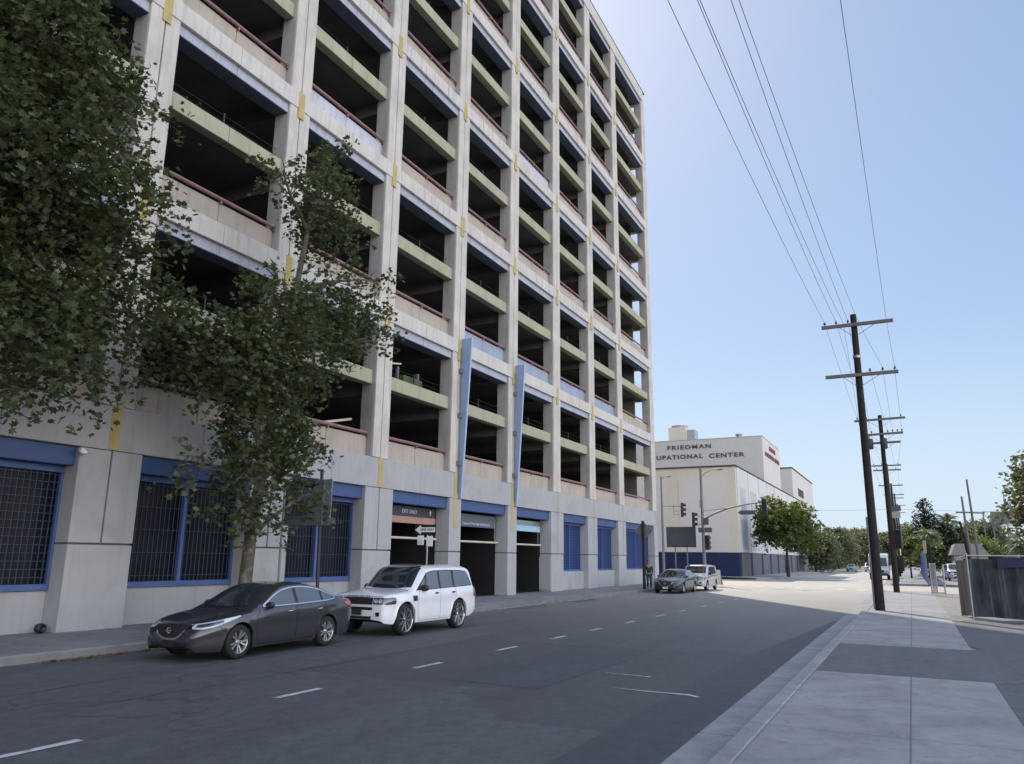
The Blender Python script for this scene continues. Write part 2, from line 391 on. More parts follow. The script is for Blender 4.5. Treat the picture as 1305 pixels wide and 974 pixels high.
# tar sealed cracks wandering along the road, one utility trench patch
M['tar'] = mat('crack_seal', (.032,.034,.039), .55, .2, 6, spec=.4)
for n_, (x, y0, y1, amp) in enumerate(((-9.2,6,40,.18),(-10.6,4,22,.12))):
    rc = random.Random(n_+20); pts = []; xx = x
    for k in range(int((y1-y0)/.35)):
        xx += rc.uniform(-amp,amp)*.35; pts.append((xx, y0+k*.35))
    ribbon(pts, [.003+.006*abs(math.sin(k*.37+n_)) for k in range(len(pts))], -.1495, 'sealed_crack', M['tar'], 'thin dark sealed crack wandering along the road')
for n_, (y, x0, x1) in enumerate(((9.6,-12.6,-4.4),(16.2,-11.5,-3.4),(24.5,-10,-4))):
    rc = random.Random(n_+50); pts = [(x0+k*.3, y+rc.uniform(-.06,.06)+.25*math.sin(k*.13)) for k in range(int((x1-x0)/.3))]
    ribbon(pts, .005, -.149, 'sealed_crack', M['tar'], 'thin dark sealed crack running across the road')
sheet('road_patch', [(-6.6,10.6),(-4.9,10.5),(-4.8,14.9),(-6.5,15.1)], -.1505, asphalt('utility_patch', (.040,.044,.051), .15, False), 'rectangular darker repair patch in the near lane')
# dry leaves lying in the left gutter
b = MB()
for i in range(240):
    y = 8.6+rm.random()*3.0; x = -13.27+abs(rm.gauss(0,.12)); s_ = .02+rm.random()*.03; a = rm.random()*6.28
    z = -.148+rm.random()*.02
    b.add([(x+math.cos(a+k*1.57)*s_*(1 if k%2 else .6), y+math.sin(a+k*1.57)*s_*(1 if k%2 else .6), z+(.012 if k==0 else 0)) for k in range(4)], [(0,1,2,3)])
tag(b.build('fallen_leaves', mat('dry_leaf', (.16,.09,.05), .9, .4, 20)), 'dry brown leaves lying in the left gutter', 'leaves', kind='stuff')
# ------------------------------------------------------------------ parking garage
XF = -16.25
CY = [-3.8, 1.34, 6.47, 11.6, 16.72, 21.87, 27.0, 32.1, 37.35, 42.6, 47.8, 55.05]
DT = 5.63; TL = [5.0 + DT*k for k in range(7)]; TOP = 39.15
garage = empty('parking_garage', (XF, 25.7, 0), 'tall pale concrete parking garage with open decks and red railings', 'building')
mcache = {}
def place(key, maker, name, parent, loc, bevel=0):
    if key not in mcache:
        o = maker().build(name, place.mats, parent, loc=loc)
        if bevel: bev(o, bevel)
        mcache[key] = o
        return o
    return inst(mcache[key], name, parent, loc)
def put(key, maker, mats, name, parent, loc, bevel=0):
    place.mats = mats; return place(key, maker, name, parent, loc, bevel)

# columns, two ribs with a groove; front set 3 cm behind the beams
def mk_col(h, w=.9):
    b = MB(); d0, d1 = -.65, -.03
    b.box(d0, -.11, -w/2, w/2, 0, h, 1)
    b.box(-.112, d1, -w/2, -.02, 0.02, h, 0); b.box(-.112, d1, .02, w/2, .02, h, 0)
    return b
for i, y in enumerate(CY):
    h = TOP - 5.0 - .95
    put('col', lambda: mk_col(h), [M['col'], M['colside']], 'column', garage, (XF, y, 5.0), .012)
# beams etc per bay
def mk_fascia(w, h, gap=.012):
    b = MB()
    b.box(-.32, 0, -w/2+gap, -gap/2, -h, 0); b.box(-.32, 0, gap/2, w/2-gap, -h, 0)
    return b
def mk_parapet(w):
    b = MB(); g = .01; e = w/2-.455
    b.box(-.47, -.33, -e, -g, 0.003, .74); b.box(-.47, -.33, g, e, .003, .74)
    return b
def mk_rail(w):
    b = MB(); e = w/2-.452
    b.tube([(-.27,-e,.84),(-.27,e,.84)], .058, 10)
    for y in (-e*.98, 0, e*.98): b.box(-.40,-.24,y-.025,y+.025,.70,.80)
    return b
def mk_slab(w):
    b = MB(); e = w/2-.455
    b.box(-.55, -.2, -e, -.008, 2.6, 3.1); b.box(-.55, -.2, .008, e, 2.6, 3.1)
    return b
def mk_cable(w):
    b = MB(); e = w/2-.455
    for z in (3.35, 3.55): b.tube([(-.5,-e,z),(-.5,e,z)], .007, 5)
    b.box(-.52,-.48,-.02,.02,3.1,3.62)
    return b
def mk_soffit(w):
    b = MB(); e = w/2-.455
    b.box(-.66, -.13, -e, -.008, -.88, -.585); b.box(-.66, -.13, .008, e, -.88, -.585)
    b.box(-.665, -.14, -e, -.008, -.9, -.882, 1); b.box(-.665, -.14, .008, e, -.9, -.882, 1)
    return b
rg = random.Random(11)
FM = [mat('fascia_concrete', (.55,.525,.485), .85, .1, 1.4, streak=.4, fine=25, dirt=(.25,.24,.22)),
      mat('fascia_concrete_stained', (.55,.525,.485), .85, .12, 2, streak=.75, fine=25, dirt=(.14,.19,.27)),
      mat('fascia_concrete_worn', (.55,.52,.475), .85, .12, 2, streak=.6, fine=25, dirt=(.22,.19,.17))]
PM = [M['parapet'], M['parapet'], M['parapet'], M['parapet_grey']]
for i in range(len(CY)-1):
    w = round(CY[i+1]-CY[i], 2); yc = (CY[i]+CY[i+1])/2
    if i == len(CY)-2: w += .0
    for k in range(7):
        T = TL[k] if k < 6 else TOP
        if k == 0: h = 1.02; fm = 0
        elif k == 6: h = .92; fm = 2
        else: h = .58; fm = rg.choice([0,0,2,1]) if not (k == 1 and 4 <= i <= 7) else (1 if i == 4 else 0)
        if k == 0:
            put(('fa',w,k), lambda: mk_fascia(w, h), [M['ground_wall']], 'fascia_beam', garage, (XF, yc, T), .012)
        else:
            put(('fa',w,min(k,6) if k==6 else 1,fm), lambda: mk_fascia(w, h), [FM[fm]], 'fascia_beam', garage, (XF, yc, T), .012)
        if k < 6:
            pm = M['parapet_blue'] if (k == 1 and i in (6,7,8,9)) else (M['parapet_grey'] if (k, i) in ((2,4),(3,7),(4,5)) else M['parapet'])
            p = put(('pa',w,pm.name), lambda: mk_parapet(w), [pm], 'parapet', garage, (XF, yc, T), .01)
            put(('ra',w), lambda: mk_rail(w), [M['rail']], 'handrail', p, (XF, yc, T))
            s_ = put(('sl',w), lambda: mk_slab(w), [M['slab']], 'deck_edge', garage, (XF, yc, T), .015)
            put(('ca',w), lambda: mk_cable(w), [M['darkmetal']], 'guard_cable', s_, (XF, yc, T))
        if k > 0:
            zz = T if k < 6 else T-.34
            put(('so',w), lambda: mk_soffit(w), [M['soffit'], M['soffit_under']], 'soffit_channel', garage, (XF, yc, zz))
# ochre joint covers on the beam joints
def mk_patch(h, w=.25): return MB().box(-.02, .012, -w/2, w/2, -h, .03)
for i, y in enumerate(CY[:-1]):
    for k in range(6):
        if k == 0 and i in (6,7):
            put('pt_long', lambda: mk_patch(2.15), [M['patch']], 'joint_cover', garage, (XF, y-.02, TL[k]-.02))
        elif k == 0 and i >= 8:
            put('pt_thin', lambda: mk_patch(1.0, .09), [M['patch']], 'joint_cover', garage, (XF, y, TL[k]-.02))
        else:
            put(('pt',k==0), lambda: mk_patch(.98 if k == 0 else .88), [M['patch']], 'joint_cover', garage, (XF, y, TL[k]-.02))
# cap along the roof edge
b = MB(); b.box(XF-.4, XF+.02, CY[0]-.5, 55.5, TOP+.003, TOP+.07); b.build('roof_cap', M['darkmetal'], garage)
# decks, cross beams, inner columns, core walls
DEP = 34.0
b = MB()
for k in range(6):
    for z in (TL[k]-.02, TL[k]+2.98):
        b.box(XF-DEP, XF-.5, CY[0]-.3, 55.0, z-.24, z-.01)
b.box(XF-DEP, XF-.36, CY[0]-.3, 55.3, TOP-.7, TOP-.45)
b.build('deck_slab', M['inner'], garage)
b = MB()
for k in range(6):
    for z in (TL[k]-.26, TL[k]+2.74):
        for y in CY[1:-1]:
            b.box(XF-13, XF-.66, y-.22, y+.22, z-.45, z)
b.build('deck_beam', M['inner'], garage)
b = MB()
for x in (XF-8, XF-16):
    for y in CY[1:-1]: b.box(x-.3, x+.3, y-.3, y+.3, 0, TOP-.5)
b.build('inner_column', M['inner'], garage)
b = MB(); b.box(XF-13.3, XF-13, CY[0], 53, 0, TOP-.6); b.box(XF-DEP, XF-DEP+.3, CY[0]-.3, 55.3, 0, TOP-.3)
b.box(XF-DEP, XF-.1, CY[0]-.6, CY[0]-.35, 0, TOP)
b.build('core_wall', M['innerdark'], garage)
# north face: open bays near the corner then closed wall, deck edges
b = MB()
for x in (XF-6.6, XF-13, XF-19.5, XF-26, XF-33.5): b.box(x-.35, x+.35, 54.7, 55.46, 0, TOP-.9)
b.build('north_column', M['col'], garage)
b = MB()
for k in range(6):
    b.box(XF-DEP, XF-.66, 55.1, 55.45, TL[k]-.58, TL[k]+.7)
    b.box(XF-DEP, XF-.66, 55.1, 55.4, TL[k]+2.6, TL[k]+3.1)
b.box(XF-DEP, XF-.33, 55.1, 55.48, TOP-.92, TOP)
b.build('north_parapet', M['parapet'], garage)
b = MB(); b.box(XF-DEP, XF-.66, 55.1, 55.44, 0, 4.4); b.build('north_wall', M['ground_wall'], garage)
MB().box(XF-DEP, XF-1.15, 54.3, 54.5, 4.5, TOP-.7).build('end_wall', M['inner'], garage)

# ground-floor piers
def mk_pier(a, c, wide=True):
    b = MB(); g = .018
    b.box(-.66, -.05, a+.02, c-.02, 0, 3.97, 1)
    b.box(-.65, 0, a, c, 0, 1.84, 0)
    if wide:
        b.box(-.65, 0, a, -.0-g, 1.88, 3.965, 0); b.box(-.65, .012, g, c, 1.88, 3.965, 0)
    else:
        b.box(-.65, 0, a, c, 1.88, 3.965, 0)
    return b
for i, y in enumerate(CY):
    if i in (6, 7): a, c, wd = -.45, .45, False
    elif i in (9, 10): a, c, wd = -.95, .5, True
    elif i == 8: a, c, wd = -.85, .72, True
    elif i == 11: a, c, wd = -.45, .45, False
    else: a, c, wd = -.78, .80, True
    put(('pier',a,c), lambda: mk_pier(a, c, wd), [M['ground_wall'], M['base_dark']], 'pier', garage, (XF, y, 0), .012)
# lower walls, windows with security bars
def pier_edges(i):
    l = {6:.45,7:.45,9:.5,10:.5,8:.72}.get(i,.80); r = {6:-.45,7:-.45,9:-.95,10:-.95,8:-.85,11:-.45}.get(i+1,-.78)
    return CY[i]+l, CY[i+1]+r
M['winglass'] = flat('garage_window_glass', (.006,.009,.016), .25, spec=.15)
M['grille'] = flat('security_grille', (.035,.045,.075), .5)
for i in range(len(CY)-1):
    a, c = pier_edges(i); m_ = (a+c)/2
    lint = MB().box(XF-.5, XF-.14, a+.004, m_-.006, 3.55, 3.975).box(XF-.5, XF-.14, m_+.006, c-.004, 3.55, 3.975)
    lint.build('lintel', M['blue'], garage, bevel=.01)
    if i in (5,6,7): continue
    if i <= 4:
        MB().box(XF-.66, XF-.5, a+.004, c-.004, 0, .86).build('low_wall', M['ground_wall'], garage, bevel=.01)
        w = MB().box(XF-.62, XF-.60, a+.01, c-.01, .87, 3.54).build('window', M['winglass'], garage)
        f = MB()
        f.box(XF-.58, XF-.44, a+.006, c-.006, .865, 1.0); f.box(XF-.58, XF-.44, a+.006, c-.006, 3.40, 3.545)
        f.box(XF-.56, XF-.45, a+.006, a+.06, 1.002, 3.398); f.box(XF-.56, XF-.45, c-.06, c-.006, 1.002, 3.398)
        f.box(XF-.56, XF-.43, m_-.05, m_+.05, 1.002, 3.398)
        f.build('window_frame', M['bluelt'], w, bevel=.006)
        g = MB(); y = a+.14
        while y < c-.08:
            g.box(XF-.51, XF-.49, y-.008, y+.008, 1.0, 3.4); y += .135
        z = 1.14
        while z < 3.4:
            st = .17 if i <= 2 else .55
            g.box(XF-.485, XF-.475, a+.06, c-.06, z-.006, z+.006); z += st
        g.build('security_grille', M['grille'], w)
        # what stands behind the glass: pale posts and a counter seen dimly
    else:
        MB().box(XF-.66, XF-.3, a+.004, c-.004, 0, .96).build('low_wall', M['ground_wall'], garage, bevel=.01)
        w = MB().box(XF-.60, XF-.50, a+.004, c-.004, .965, 3.545).build('window', M['blue_panel'], garage)
        f = MB()
        f.box(XF-.5, XF-.4, a+.006, c-.006, .968, 1.06); f.box(XF-.5, XF-.4, a+.006, c-.006, 3.42, 3.545)
        f.box(XF-.5, XF-.4, m_-.03, m_+.03, 1.062, 3.418)
        f.build('window_frame', M['bluelt'], w)
        g = MB(); z = 1.16
        while z < 3.4: g.box(XF-.47, XF-.455, a+.03, c-.03, z-.012, z+.012); z += .15
        y = a+.15
        while y < c-.1: g.box(XF-.45, XF-.44, y-.005, y+.005, 1.06, 3.42); y += .2
        g.build('security_grille', mat('blue_grille', (.04,.085,.26), .5, .1, 3, fine=0), w)
# vehicle entrances: side walls, dark backs, a kerb strip of light at floor
for i in (5,6,7):
    a, c = pier_edges(i)
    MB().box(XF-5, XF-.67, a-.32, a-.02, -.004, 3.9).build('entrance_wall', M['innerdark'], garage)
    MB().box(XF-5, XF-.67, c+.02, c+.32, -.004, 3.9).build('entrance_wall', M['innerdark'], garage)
    b = MB(); y = a+.1
    while y < c: b.box(XF-4.6, XF-4.57, y, y+.02, 0, 3.5); y += .14
    b.box(XF-4.62, XF-4.6, a, c, 3.3, 3.4)
    b.build('entrance_gate', M['black'], garage)
MB().box(XF-5.2, XF-5.1, 20, 38, 0, 3.9).build('entrance_back_wall', M['innerdark'], garage)
# panel at the right jamb of the third entrance
MB().box(XF-.65, XF-.02, 36.44, 36.49, .1, 1.72).build('jamb_panel', M['ground_wall'], garage)

# text helper -> mesh
def text_obj(s, size, m, name='lettering', ext=.004, align='CENTER', sx=1., space=1., width=None, bold=0):
    cu = bpy.data.curves.new(name, 'FONT'); cu.offset = bold; cu.body = s; cu.size = size; cu.extrude = ext
    cu.align_x = align; cu.align_y = 'CENTER'; cu.space_character = space
    o = bpy.data.objects.new(name, cu); COL.objects.link(o)
    bpy.context.view_layer.update()
    dg = bpy.context.evaluated_depsgraph_get()
    me = bpy.data.meshes.new_from_object(o.evaluated_get(dg))
    bpy.data.objects.remove(o); me.materials.clear(); me.materials.append(m)
    if width: ws = [v.co.x for v in me.vertices]; sx = width/(max(ws)-min(ws))
    if sx != 1.: me.transform(Matrix.Diagonal((sx,1,1,1)))
    o = bpy.data.objects.new(name, me); COL.objects.link(o); return o
def put_text(s, size, m, parent, loc, face='+x', **k):
    o = text_obj(s, size, m, **k)
    X, Y, Z = Vector((1,0,0)), Vector((0,1,0)), Vector((0,0,1))
    r, n = {'+x': (Y, X), '-y': (X, -Y), '+y': (-X, Y), '-x': (-Y, -X)}[face]
    mt = Matrix((r, Z, n)).transposed().to_4x4()
    o.data.transform(mt); attach(o, parent, loc); return o

# blue fins on two columns
for n_, y in enumerate((27.22, 32.32)):
    o = MB(); z0, z1 = 3.98, 10.72; t = .05
    o.hexa([(XF+.02,y-t,z0),(XF+.10,y-t,z0),(XF+.10,y+t,z0),(XF+.02,y+t,z0),(XF+.02,y-t,z1),(XF+.47,y-t,z1),(XF+.47,y+t,z1),(XF+.02,y+t,z1)], 0)
    f = o.build('wall_fin', [M['fin']], None, loc=(0,0,0))
    f.data.transform(Matrix.Translation((-XF,-y,-z0))); f.location = (XF,y,z0)
    tag(f, ['tapered blue fin on the column right of the exit opening', 'tapered blue fin on the column between the second and third openings'][n_], 'wall fin', 'tapered blue fins on the garage columns')
    e = MB().hexa([(XF+.10,y-t,z0),(XF+.13,y-t,z0),(XF+.13,y+t,z0),(XF+.10,y+t,z0),(XF+.471,y-t,z1),(XF+.495,y-t,z1),(XF+.495,y+t,z1),(XF+.471,y+t,z1)])
    attach(e.build('fin_edge', M['finedge']), f, (0,0,0))
    q = MB()
    for z in (5.4, 7.4, 9.3): q.box(XF-.03, XF+.12, y-.20, y-.06, z-.1, z+.1)
    q.tube([(XF+.03,y-.13,4.2),(XF+.03,y-.13,10.3)], .018, 6)
    attach(q.build('bracket', M['greymetal']), f, (0,0,0))

# entrance sign boards and clearance bars (each its own thing)
a, c = pier_edges(5)
s1 = MB().box(XF-.60, XF-.52, a+.05, c-.25, 3.13, 3.50).build('sign_board', M['signdark']); tag(s1, 'dark EXIT ONLY sign board across the garage exit', 'sign')
put_text('EXIT ONLY', .20, M['pale'], s1, (XF-.517, (a+c)/2-.1, 3.31), sx=1.0)
for y in (a+.35, c-.6):
    q = MB().add([(XF-.516,y-.07,3.34),(XF-.516,y+.07,3.34),(XF-.516,y,3.44)], [(0,1,2)]).add([(XF-.516,y-.025,3.22),(XF-.516,y+.025,3.22),(XF-.516,y+.025,3.335),(XF-.516,y-.025,3.335)], [(0,1,2,3)])
    q.build('arrow', M['pale'], s1)
q = MB().box(XF-.60, XF-.50, a+.05, c-.25, 2.88, 3.125).build('wooden_band', M['salmon'], s1)
def clear_bar(a, c, z, lab, dz):
    o = MB(); o.tube([(XF-.45,a,z),(XF-.45,c,z-dz)], .045, 10)
    for y in (a+.3, c-.3): o.tube([(XF-.45,y,z),(XF-.45,y,z+.85)], .008, 5)
    tag(o.build('clearance_bar', M['cream'], smooth=True), lab, 'clearance bar', 'cream height bars hung in the garage openings')
clear_bar(a+.02, c-.25, 2.33, 'cream height bar hanging under the EXIT ONLY board', .0)
a, c = pier_edges(6)
s2 = MB().box(XF-.60, XF-.52, a+.42, c-.15, 2.93, 3.46).build('sign_board', mat('slate_sign_face', (.10,.12,.15), .5, .1, 3)); tag(s2, 'slate clearance sign board in the middle garage opening', 'sign')
put_text("Clearance 6' 8\" Over Height Vehicles Keep Out", .145, M['pale'], s2, (XF-.517, (a+c)/2+.14, 3.06), sx=.86)
clear_bar(a+.42, c-.15, 2.30, 'cream height bar hanging in the middle garage opening', .0)
a, c = pier_edges(7)
s3 = MB().box(XF-.60, XF-.52, a+.02, c-.25, 2.92, 3.20).build('sign_board', M['paleblue']); tag(s3, 'pale blue board over the third garage opening', 'sign')
MB().box(XF-.60, XF-.53, a+.02, c-.25, 3.205, 3.44).build('mirror_strip', flat('chrome_strip', (.3,.36,.36), .25, metal=.6), s3)
clear_bar(a+.02, c-.35, 2.28, 'yellowed height bar hanging in the third garage opening', .0)
# small bright tower of things inside the exit: booth
b = MB(); b.box(XF-3.4, XF-2.2, 23.6, 25.2, 0, 1.9); bo = b.build('ticket_booth', mat('booth_panel', (.22,.21,.2), .7)); tag(bo, 'grey ticket booth standing inside the exit opening', 'booth')
MB().box(XF-3.5, XF-2.1, 23.5, 25.3, 1.9, 2.35).build('booth_roof', mat('booth_cream', (.5,.42,.33), .7), bo, bevel=.03)
MB().box(XF-2.196, XF-2.186, 23.8, 25.0, 1.05, 1.75).build('window', M['glassdark'], bo)
# wall camera and pipe at pier
b = MB(); b.box(XF+.0, XF+.1, 10.78, 10.86, 3.86, 3.92); b.ell((XF+.12, 10.82, 3.84), (.06,.09,.05))
tag(b.build('security_camera', M['white'], smooth=True), 'small white camera at the top of the leftmost pier in view', 'camera')
b = MB(); b.lathe([(.0,.0),(.09,.0),(.10,.05),(.10,.14),(.07,.17),(.04,.14),(0,.13)], 20, 'x', (XF-.28, 10.60, .11))
tag(b.build('drain_pipe', M['black'], smooth=True), 'short black round pipe end at the foot of the pier', 'pipe')

# things seen on the open decks
def small_box(name, lab, cat, x0,x1,y0,y1,z0,z1,m):
    o = MB().box(x0,x1,y0,y1,z0,z1).build(name, m, bevel=.02); tag(o, lab, cat); return o
o = MB(); zz = TL[0]+3.1
o.box(XF-1.0, XF-.62, 23.9, 25.2, zz, zz+.42); o.build
gb = o.build('storage_box', mat('green_box', (.07,.10,.035), .7, .4, 6), bevel=.02); tag(gb, 'green storage box on a lower deck left of the blue fins', 'box')
for y in (23.85, 25.25): MB().box(XF-.95, XF-.85, y-.05, y+.05, zz, zz+.75).build('post', M['greymetal'], gb)
MB().bar((XF-.8, 22.6, zz+.62), (XF-.8, 23.9, zz+.86), .08, .06).build('wooden_plank', M['cream'], gb)
o = MB().bar((XF-.9, 19.5, TL[0]+.95), (XF-.9, 21.2, TL[0]+1.35), .10, .08).build('wooden_plank', M['cream']); tag(o, 'pale wooden plank leaning behind the lowest railing', 'plank')
# ------------------------------------------------------------------ cars
def interp(pts, x):
    """smooth (monotone-ish) interpolation of a list of (x, v)"""
    if x <= pts[0][0]: return pts[0][1]
    if x >= pts[-1][0]: return pts[-1][1]
    n = len(pts)
    for i in range(n-1):
        if pts[i][0] <= x <= pts[i+1][0]: break
    x0, y0 = pts[i]; x1, y1 = pts[i+1]; h = x1-x0; d = (y1-y0)/h
    def sl(j):
        if j == 0: return (pts[1][1]-pts[0][1])/(pts[1][0]-pts[0][0])
        if j == n-1: return (pts[-1][1]-pts[-2][1])/(pts[-1][0]-pts[-2][0])
        a = (pts[j][1]-pts[j-1][1])/(pts[j][0]-pts[j-1][0]); b = (pts[j+1][1]-pts[j][1])/(pts[j+1][0]-pts[j][0])
        if a*b <= 0: return 0.
        return 2*a*b/(a+b)
    m0, m1 = sl(i), sl(i+1); t = (x-x0)/h
    return (2*t**3-3*t*t+1)*y0 + (t**3-2*t*t+t)*h*m0 + (-2*t**3+3*t*t)*y1 + (t**3-t*t)*h*m1

def car_shell(P):
    L, W = P['L'], P['W']; hw = W/2
    xs = set()
    x = 0.
    for k in range(14): xs.add(round(.5*(k/14)**1.8, 4)); xs.add(round(L-.4*(k/14)**1.8, 4))
    x = .5
    while x < L-.4: xs.add(round(x, 4)); x += P.get('step', .045)
    xs = sorted(xs)
    K, J, T = 11, 7, 8
    rows = []
    for x in xs:
        w = hw*interp(P['plan'], x)
        zb = interp(P['belt'], x); za = interp(P['za'], x); zc = interp(P['zc'], x); zl = interp(P['low'], x)
        za = max(za, zb+.02); zc = max(zc, za+.004)
        zarch = zl
        for xw in P['axles']:
            d = abs(x-xw)
            if d < P['Ra']: zarch = max(zarch, P['Rw']+math.sqrt(P['Ra']**2-d*d))
        zarch = min(zarch, zb-.08)
        pts = [(0., zl+.03), (.62*w, zl+.03), (.62*w, max(zarch, zl+.02)), (.935*w, zarch)]
        flare = 0.
        for xw in P['axles']:
            d = abs(x-xw)
            flare = max(flare, max(0., 1-((d-P['Ra'])/.13)**2) if d > P['Ra'] else 1.)
        for k in range(K):
            t = k/(K-1); z = zarch+(zb-zarch)*t
            u = (z-zl)/(zb-zl)
            s_ = interp(P['side'], u)
            f = flare*P.get('flare', .0)*max(0., 1-(z-zarch)/.16)
            pts.append((w*s_+f, z))
        wb = pts[-1][0]
        wr = max(.05, wb - P['shoulder'] - max(0, za-zb-.02)*P['tumble'])
        if za-zb < .06: wr = wb-.05
        for j in range(1, J+1):
            t = j/J; pts.append((wb+(wr-wb)*(t**.85 if za-zb > .06 else t), zb+(za-zb)*t))
        for k in range(1, T+1):
            t = k/T; y = wr*(1-t); q = 1-(y/wr)**P.get('crown', 2.4)
            pts.append((y, za+(zc-za)*q))
        rows.append([(x, y, z) for (y, z) in pts])
    n = len(rows[0]); b = MB(); vs = []
    for r in rows:
        vs += r + [(x, -y, z) for (x, y, z) in reversed(r[1:-1])]
    m = n*2-2; fs = []; ms = []
    for i in range(len(rows)-1):
        for k in range(m):
            a = i*m+k; c = i*m+(k+1)%m
            kk = k if k < n-1 else m-1-k
            fs.append((a, c, c+m, a+m)); ms.append(1 if kk < 3 else 0)
    fs.append(tuple(range(m))); ms.append(0); fs.append(tuple(reversed(range((len(rows)-1)*m, len(rows)*m)))); ms.append(0)
    b.v = vs; b.f = fs; b.m = ms
    return b
VIEW = {'side': lambda a, b_, s: (Vector((a, 3*s, b_)), Vector((0,-s,0))),
        'front': lambda a, b_, s: (Vector((-2, a, b_)), Vector((1,0,0))),
        'rear': lambda a, b_, s: (Vector((9, a, b_)), Vector((-1,0,0))),
        'top': lambda a, b_, s: (Vector((a, b_, 4)), Vector((0,0,-1)))}
def resample(c, n):
    P = [Vector(p) for p in c]; d = [0]
    for i in range(1, len(P)): d.append(d[-1]+(P[i]-P[i-1]).length)
    out = []
    for k in range(n):
        t = d[-1]*k/(n-1)
        for i in range(len(P)-1):
            if t <= d[i+1]+1e-9: break
        q = (t-d[i])/max(1e-9, d[i+1]-d[i]); out.append(P[i].lerp(P[i+1], min(1,q)))
    return out
class Decal:
    def __init__(s, bvh): s.bvh = bvh; s.last = None
    def hit(s, view, a, b_, sd, off):
        o, d = VIEW[view](a, b_, sd)
        r = s.bvh.ray_cast(o, d)
        if r[0] is None:
            r = s.bvh.find_nearest(o + d*(3 - .8 if view == 'side' else 2))
            return r[0] + d*-off
        nrm = r[1] if r[1].dot(d) < 0 else -r[1]
        return r[0] + (nrm*.5-d*.5)*off*1.6
    def patch(s, mb, view, top, bot, off=.004, nu=14, nv=6, sd=1, mi=0, mirror=False):
        A = resample(top, nu); B = resample(bot, nu); sides = (1,-1) if mirror else (sd,)
        for sg in sides:
            vs = []
            for j in range(nv):
                for i in range(nu):
                    p = A[i].lerp(B[i], j/(nv-1))
                    if view in ('front','rear') and mirror: p = Vector((p.x*sg, p.y))
                    if view == 'top' and mirror: p = Vector((p.x, p.y*sg))
                    vs.append(s.hit(view, p.x, p.y, sg, off))
            mb.add(vs, [(j*nu+i, j*nu+i+1, (j+1)*nu+i+1, (j+1)*nu+i) for j in range(nv-1) for i in range(nu-1)], mi)
    def strip(s, mb, view, pts, w, off=.003, n=24, sd=1, mi=0, mirror=False):
        A = resample(pts, n); up = []; lo = []
        for i in range(n):
            d = (A[min(i+1,n-1)]-A[max(i-1,0)]).normalized(); q = Vector((-d.y, d.x))*w/2
            up.append(A[i]+q); lo.append(A[i]-q)
        for sg in ((1,-1) if mirror else (sd,)):
            vs = []
            for i in range(n):
                for p in (up[i], lo[i]):
                    if view in ('front','rear') and mirror: p = Vector((p.x*sg, p.y))
                    if view == 'top' and mirror: p = Vector((p.x, p.y*sg))
                    vs.append(s.hit(view, p.x, p.y, sg, off))
            mb.add(vs, [(2*i, 2*i+1, 2*i+3, 2*i+2) for i in range(n-1)], mi)

def paint(name, c, rough=.28, metal=.0, coat=.8):
    m, t, ns, lk, P = nt(name)
    n = pos_noise(ns, lk, 3, detail=5)
    col = mixc(ns, lk, ramp(ns, lk, n, .35, .7), c, dark(c, .95))
    lk.new(col, P.inputs['Base Color']); P.inputs['Metallic'].default_value = metal
    r = ramp(ns, lk, pos_noise(ns, lk, 9, detail=5), .3, .7, rough, rough+.04); lk.new(r, P.inputs['Roughness'])
    P.inputs['Coat Weight'].default_value = coat; P.inputs['Coat Roughness'].default_value = .06
    return m
M['chrome'] = flat('chrome', (.62,.63,.64), .18, metal=1.)
M['rimsilver'] = flat('rim_silver', (.50,.51,.53), .3, metal=.85)
M['rimblack'] = flat('rim_dark', (.02,.02,.022), .35, metal=.2)
M['carglass'] = flat('car_glass', (.018,.024,.032), .03, spec=.9, coat=.3)
M['sideglass'] = flat('car_side_glass', (.045,.06,.08), .03, spec=1., coat=.6)
M['seam'] = flat('panel_gap', (.006,.006,.007), .8, spec=.1)
M['lamp'] = flat('headlamp_lens', (.42,.46,.50), .12, spec=.9, coat=.8)
M['lampdark'] = flat('smoked_headlamp', (.035,.04,.045), .08, spec=.9, coat=.8)
M['tail'] = flat('tail_lamp', (.42,.03,.035), .15, spec=.8, coat=.8)
M['amber'] = flat('amber_lens', (.55,.2,.04), .3)
M['plate'] = flat('plate_white', (.5,.5,.52), .5)
M['arch'] = flat('underbody_black', (.008,.008,.009), .9, spec=.1)

